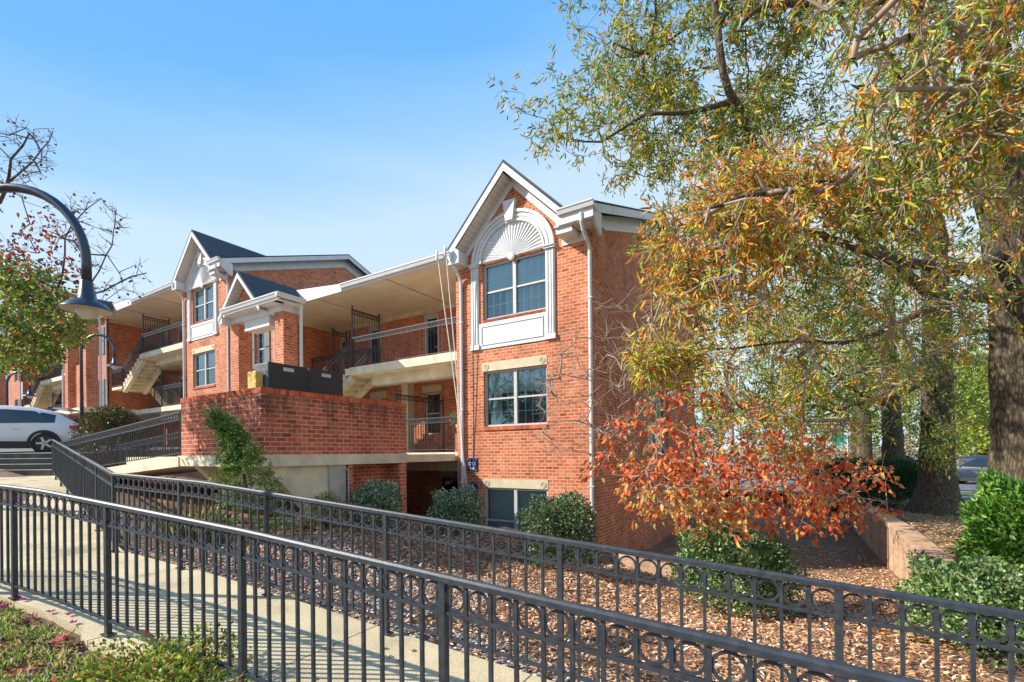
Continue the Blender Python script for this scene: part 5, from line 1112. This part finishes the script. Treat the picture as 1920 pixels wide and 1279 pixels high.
# ---- leaning conifer
c=Vector(at(470,850,7.6)); c.z=height(c.x,c.y); t=thing('cypress_shrub',c,'leaning feathery green cypress in front of the brick parapet','conifer'); sk=Skel()
ax=[c,Vector(at(465,930,7.6)),Vector(at(452,860,7.6)),Vector(at(440,815,7.6)),Vector(at(400,776,7.6))]; sk.limb(ax,.04,.006)
PP=[]
for k in range(210):
    u=RNG.uniform(0,1)**1.0; seg=min(int(u*4),3); q=ax[seg].lerp(ax[seg+1],u*4-seg); rr=(.62*(1-u*1.25) if u<.6 else .32*(1-u))+.05; a=RNG.uniform(0,6.28); rad=rr*RNG.uniform(.35,1)*(1 if RNG.uniform()<.8 else 1.25); PP.append((q.x+math.cos(a)*rad,q.y+math.sin(a)*rad,q.z+RNG.uniform(-.1,.06)+.12*rad))
e=sk.grow(np.array(PP),.0,.15); sk.finish(t,'branches','twig',.003,.45)
b,d,i=sprays(np.array(e),sk,90,.17,out=1.2,droop=-.02,jitter=.6); leaves('foliage',b,d*np.array([1,1,.45]),RNG.uniform(.025,.055,len(b)),.010,palette(len(b),[(.08,.20,.04),(.22,.36,.07),(.42,.50,.13)],[.45,.38,.17]),'leaf',t,simple_=True)
# ---- iris clump
def blades(name,px,D,n,h,cols,wts,lab):
    c=Vector(at(px,850,D)); c.z=height(c.x,c.y); P=np.array(c)+RNG.normal(0,.16,(n,3))*np.array([1,1,0]); d=RNG.normal(0,.42,(n,3)); d[:,2]=1
    t=thing(name,c,lab,'plant'); leaves('blades',P,d,RNG.uniform(.5,1.1,n)*h,.011,palette(n,cols,wts),'leaf',t)
blades('iris_clump',352,7.4,150,.55,[(.30,.34,.05),(.14,.2,.04),(.45,.33,.15)],[.4,.3,.3],'yellowing iris leaves behind the middle fence, left of the cypress')
blades('dry_grass_clump',378,7.9,120,.62,[(.45,.30,.15),(.36,.20,.09),(.3,.3,.08)],[.5,.3,.2],'brown dry blade clump between the iris leaves and the cypress')
blades('iris_clump',332,8.3,90,.5,[(.20,.24,.05),(.4,.3,.15)],[.6,.4],'thin leaf clump under the sloping bridge slab')
# ---------------------------------------------------------------- gravel, litter, ground cover
def scatter_sn(n,s0,s1,n0,n1,fn=None):
    s=RNG.uniform(s0,s1,n); q=n0+(n1-n0)*RNG.uniform(0,1,n)**1.0
    X=(s*.878+q*.478)*CO-(-s*.478+q*.878)*SI; Y=(s*.878+q*.478)*SI+(-s*.478+q*.878)*CO; return X,Y,s,q
def litter(name,X,Y,L,mul=1.0,cols=None,wts=None,dz=.012,keepz=None,**kw):
    Z=height_np(X,Y) if keepz is None else keepz; n=len(X); P=np.stack([X,Y,Z+dz+RNG.uniform(0,.018,n)],1); a=RNG.uniform(0,6.28,n); d=np.stack([np.cos(a),np.sin(a),RNG.normal(0,.28,n)],1)
    up=np.tile(np.array([[0,0,1.]]),(n,1))+RNG.normal(0,.35,(n,3)); 
    return leaves(name,P,d,np.where(RNG.uniform(size=n)<.15,RNG.uniform(1.2,1.7,n),RNG.uniform(.5,1.15,n))*L,L*.13*mul*RNG.uniform(.7,1.5,n),palette(n,cols or [(.74,.46,.27),(.72,.34,.15),(.36,.19,.11),(.86,.68,.50),(.54,.28,.15)],wts or [.28,.2,.2,.14,.18]),'litter',simple_=True,up=up,**kw)
X,Y,s_,q_=scatter_sn(120000,-8,4.5,3.22,13)
nz=np.sin(X*2.1+1)*np.cos(Y*1.7)+np.sin(X*.9-Y*1.3)
bed=(((Y<10.35)&(X<-4.3))|(X>-4.3))&(X<1.45)&~((X<-7.9)&(Y>4.4))
rockzone=np.where(s_<-3.2,2.2+.5*nz,np.where(s_<1.2,.55+.3*nz,.1)); inrock=(q_-3.2)<rockzone
D_=-X*SI+Y*CO; keep=bed&(RNG.uniform(size=len(X))<np.clip(1.5*(5.5/np.maximum(D_,3))**1.2,.12,1))&(~inrock|(RNG.uniform(size=len(X))<.5))&(RNG.uniform(size=len(X))<np.clip(.85+.45*np.sin(X*5.1+np.cos(Y*3.3)*2)*np.sin(Y*4.7+X),.25,1))
tag(litter('fallen_leaves',X[keep],Y[keep],.075),kind='stuff')
X=RNG.uniform(-3.8,1.45,9000); Y=RNG.uniform(8,17,9000); tag(litter('fallen_leaves_shade',X,Y,.08),kind='stuff')
X=RNG.uniform(1.9,9,30000); Y=RNG.uniform(2,19,30000); k=(X*SI+0*Y>-99); tag(litter('fallen_leaves_bed',X,Y,.08,cols=[(.62,.42,.19),(.72,.42,.14),(.38,.22,.11),(.74,.54,.28)],wts=[.3,.3,.2,.2]),kind='stuff')
# river stones
X,Y,s_,q_=scatter_sn(30000,-8,3.5,3.2,6.4); nz=np.sin(X*2.1+1)*np.cos(Y*1.7)+np.sin(X*.9-Y*1.3)
rockzone=np.where(s_<-3.2,2.2+.5*nz,np.where(s_<1.2,.55+.3*nz,.1)); D_=-X*SI+Y*CO
k=((q_-3.2)<rockzone)&(RNG.uniform(size=len(X))<np.clip((5/np.maximum(D_,3)),.3,1))&~((X<-7.9)&(Y>4.4)); X=X[k];Y=Y[k]; n=len(X)
bm=bmesh.new(); bmesh.ops.create_icosphere(bm,subdivisions=1,radius=1); iv=np.array([v.co[:] for v in bm.verts]); fi=np.array([[v.index for v in f.verts] for f in bm.faces]); bm.free()
sc=RNG.uniform(.009,.024,(n,1))*RNG.uniform(.7,1.3,(n,3)); sc[:,2]*=.6; an=RNG.uniform(0,6.28,n); ca,sa=np.cos(an)[:,None],np.sin(an)[:,None]
V=iv[None]*sc[:,None,:]; V=np.stack([V[:,:,0]*ca-V[:,:,1]*sa,V[:,:,0]*sa+V[:,:,1]*ca,V[:,:,2]],2)+np.stack([X,Y,height_np(X,Y)+.012],1)[:,None,:]
F=(fi[None]+(np.arange(n)*len(iv))[:,None,None]).reshape(-1,3)
tag(np_mesh('river_gravel',V.reshape(-1,3),F,'stone',None,np.repeat(palette(n,[(.44,.40,.36),(.30,.28,.26),(.58,.53,.47),(.40,.28,.21)],[.32,.28,.18,.22]),len(iv),axis=0),True),kind='stuff')
# a few leaves on the walk
for k in range(34):
    s=RNG.uniform(-6,1); q=3.08-abs(RNG.normal(0,.35)); p=np.array([fromsn(s,q,walk(s)+.004)]); 
    o=leaves('fallen_leaf',p,np.array([[math.cos(k),math.sin(k*2.3),.05]]),.06,.011,palette(1,[(.40,.2,.08)],[1]),'litter',up=np.array([[0,0,1.]])); tag(o,'small dry brown leaf lying on the concrete walk','leaf','dry leaves on the walk')
# flower bed outside the nearest fence
X,Y,s_,q_=scatter_sn(30000,-7.2,-1.6,.0,1.70); k=(q_<np.where(s_<-4.7,1.72,1.62)-.07*np.abs(np.sin(s_*5)))&~((s_>-3.3)&(q_>1.2)&(RNG.uniform(size=len(X))<.6)); X,Y=X[k],Y[k]; n=len(X)
cl=(np.sin(X*9+2)*np.sin(Y*8.3)+RNG.normal(0,.5,n))>-.1; Z=height_np(X,Y)+.0; P=np.stack([X,Y,Z],1)[cl]; d=RNG.normal(0,.6,(len(P),3)); d[:,2]=1
P[:,2]+=RNG.uniform(0,.05,len(P))
tag(leaves('ice_plant_cover',P,d,RNG.uniform(.03,.065,len(P)),.0065,palette(len(P),[(.30,.42,.08),(.48,.54,.18),(.55,.42,.26),(.16,.25,.05)],[.36,.24,.2,.2]),'leaf'),kind='stuff')
X2,Y2,_,_=scatter_sn(9000,-7.2,-1.6,.0,1.68); tag(litter('bed_litter',X2,Y2,.06,1.6,cols=[(.45,.17,.05),(.24,.12,.07),(.45,.30,.2),(.1,.06,.04)],wts=[.3,.3,.2,.2],dz=.02),kind='stuff')
FL=[(27,1116,1),(30,1120,1),(45,1124,0),(4,1137,1),(95,1147,1),(130,1152,0),(138,1167,0),(118,1196,2),(106,1203,2),(60,1160,1)]
for k,(px,py,c_) in enumerate(FL):
    D=4.0
    for _ in range(12):
        p=at(px,py,D); D+= (p[2]-(height(p[0],p[1])+.085))*1.6
    col=[(.55,.12,.42),(.62,.06,.42),(.75,.30,.25)][c_]; nn=34; a=RNG.uniform(0,6.28,nn); d=np.stack([np.cos(a),np.sin(a),RNG.uniform(.1,.7,nn)],1)
    t=thing('ice_plant_flower',p,('pink coral rose bloom in the bed, lower one' if k==8 else 'pink coral rose bloom in the bed, upper one') if c_==2 else 'magenta ice plant flower in the bed outside the nearest fence','flower','magenta ice plant flowers' if c_<2 else None)
    leaves('petals',np.tile(np.array([p]),(nn,1)),d,RNG.uniform(.028,.042,nn)*(1.3 if c_==2 else 1),.0055 if c_<2 else .014,palette(nn,[col],[1],.12),'leaf',t,simple_=True)
# potted plant on the middle deck
c=Vector((-8.75,10.95,.05)); t=thing('potted_plant',c,'leafy plant in a white pot on a wicker stand on the middle balcony','potted plant')
m=MB(); m.lathe(c,[(.13,0),(.13,.55),(.11,.56),(.001,.56)],14); m.build('stand','wicker',t); m=MB(); m.lathe(c,[(.07,.57),(.10,.8),(.105,.8),(.09,.79),(.001,.78)],14); m.build('pot','pot',t)
nn=70; d=RNG.normal(0,.6,(nn,3)); d[:,2]=.8; leaves('foliage',np.tile(np.array([[c.x,c.y,c.z+.8]]),(nn,1))+RNG.normal(0,.1,(nn,3))*np.array([1.6,1,1])+np.array([0,0,.12]),d,RNG.uniform(.10,.24,nn),.03,palette(nn,[(.10,.18,.04),(.35,.36,.12)],[.6,.4]),'leaf',t)
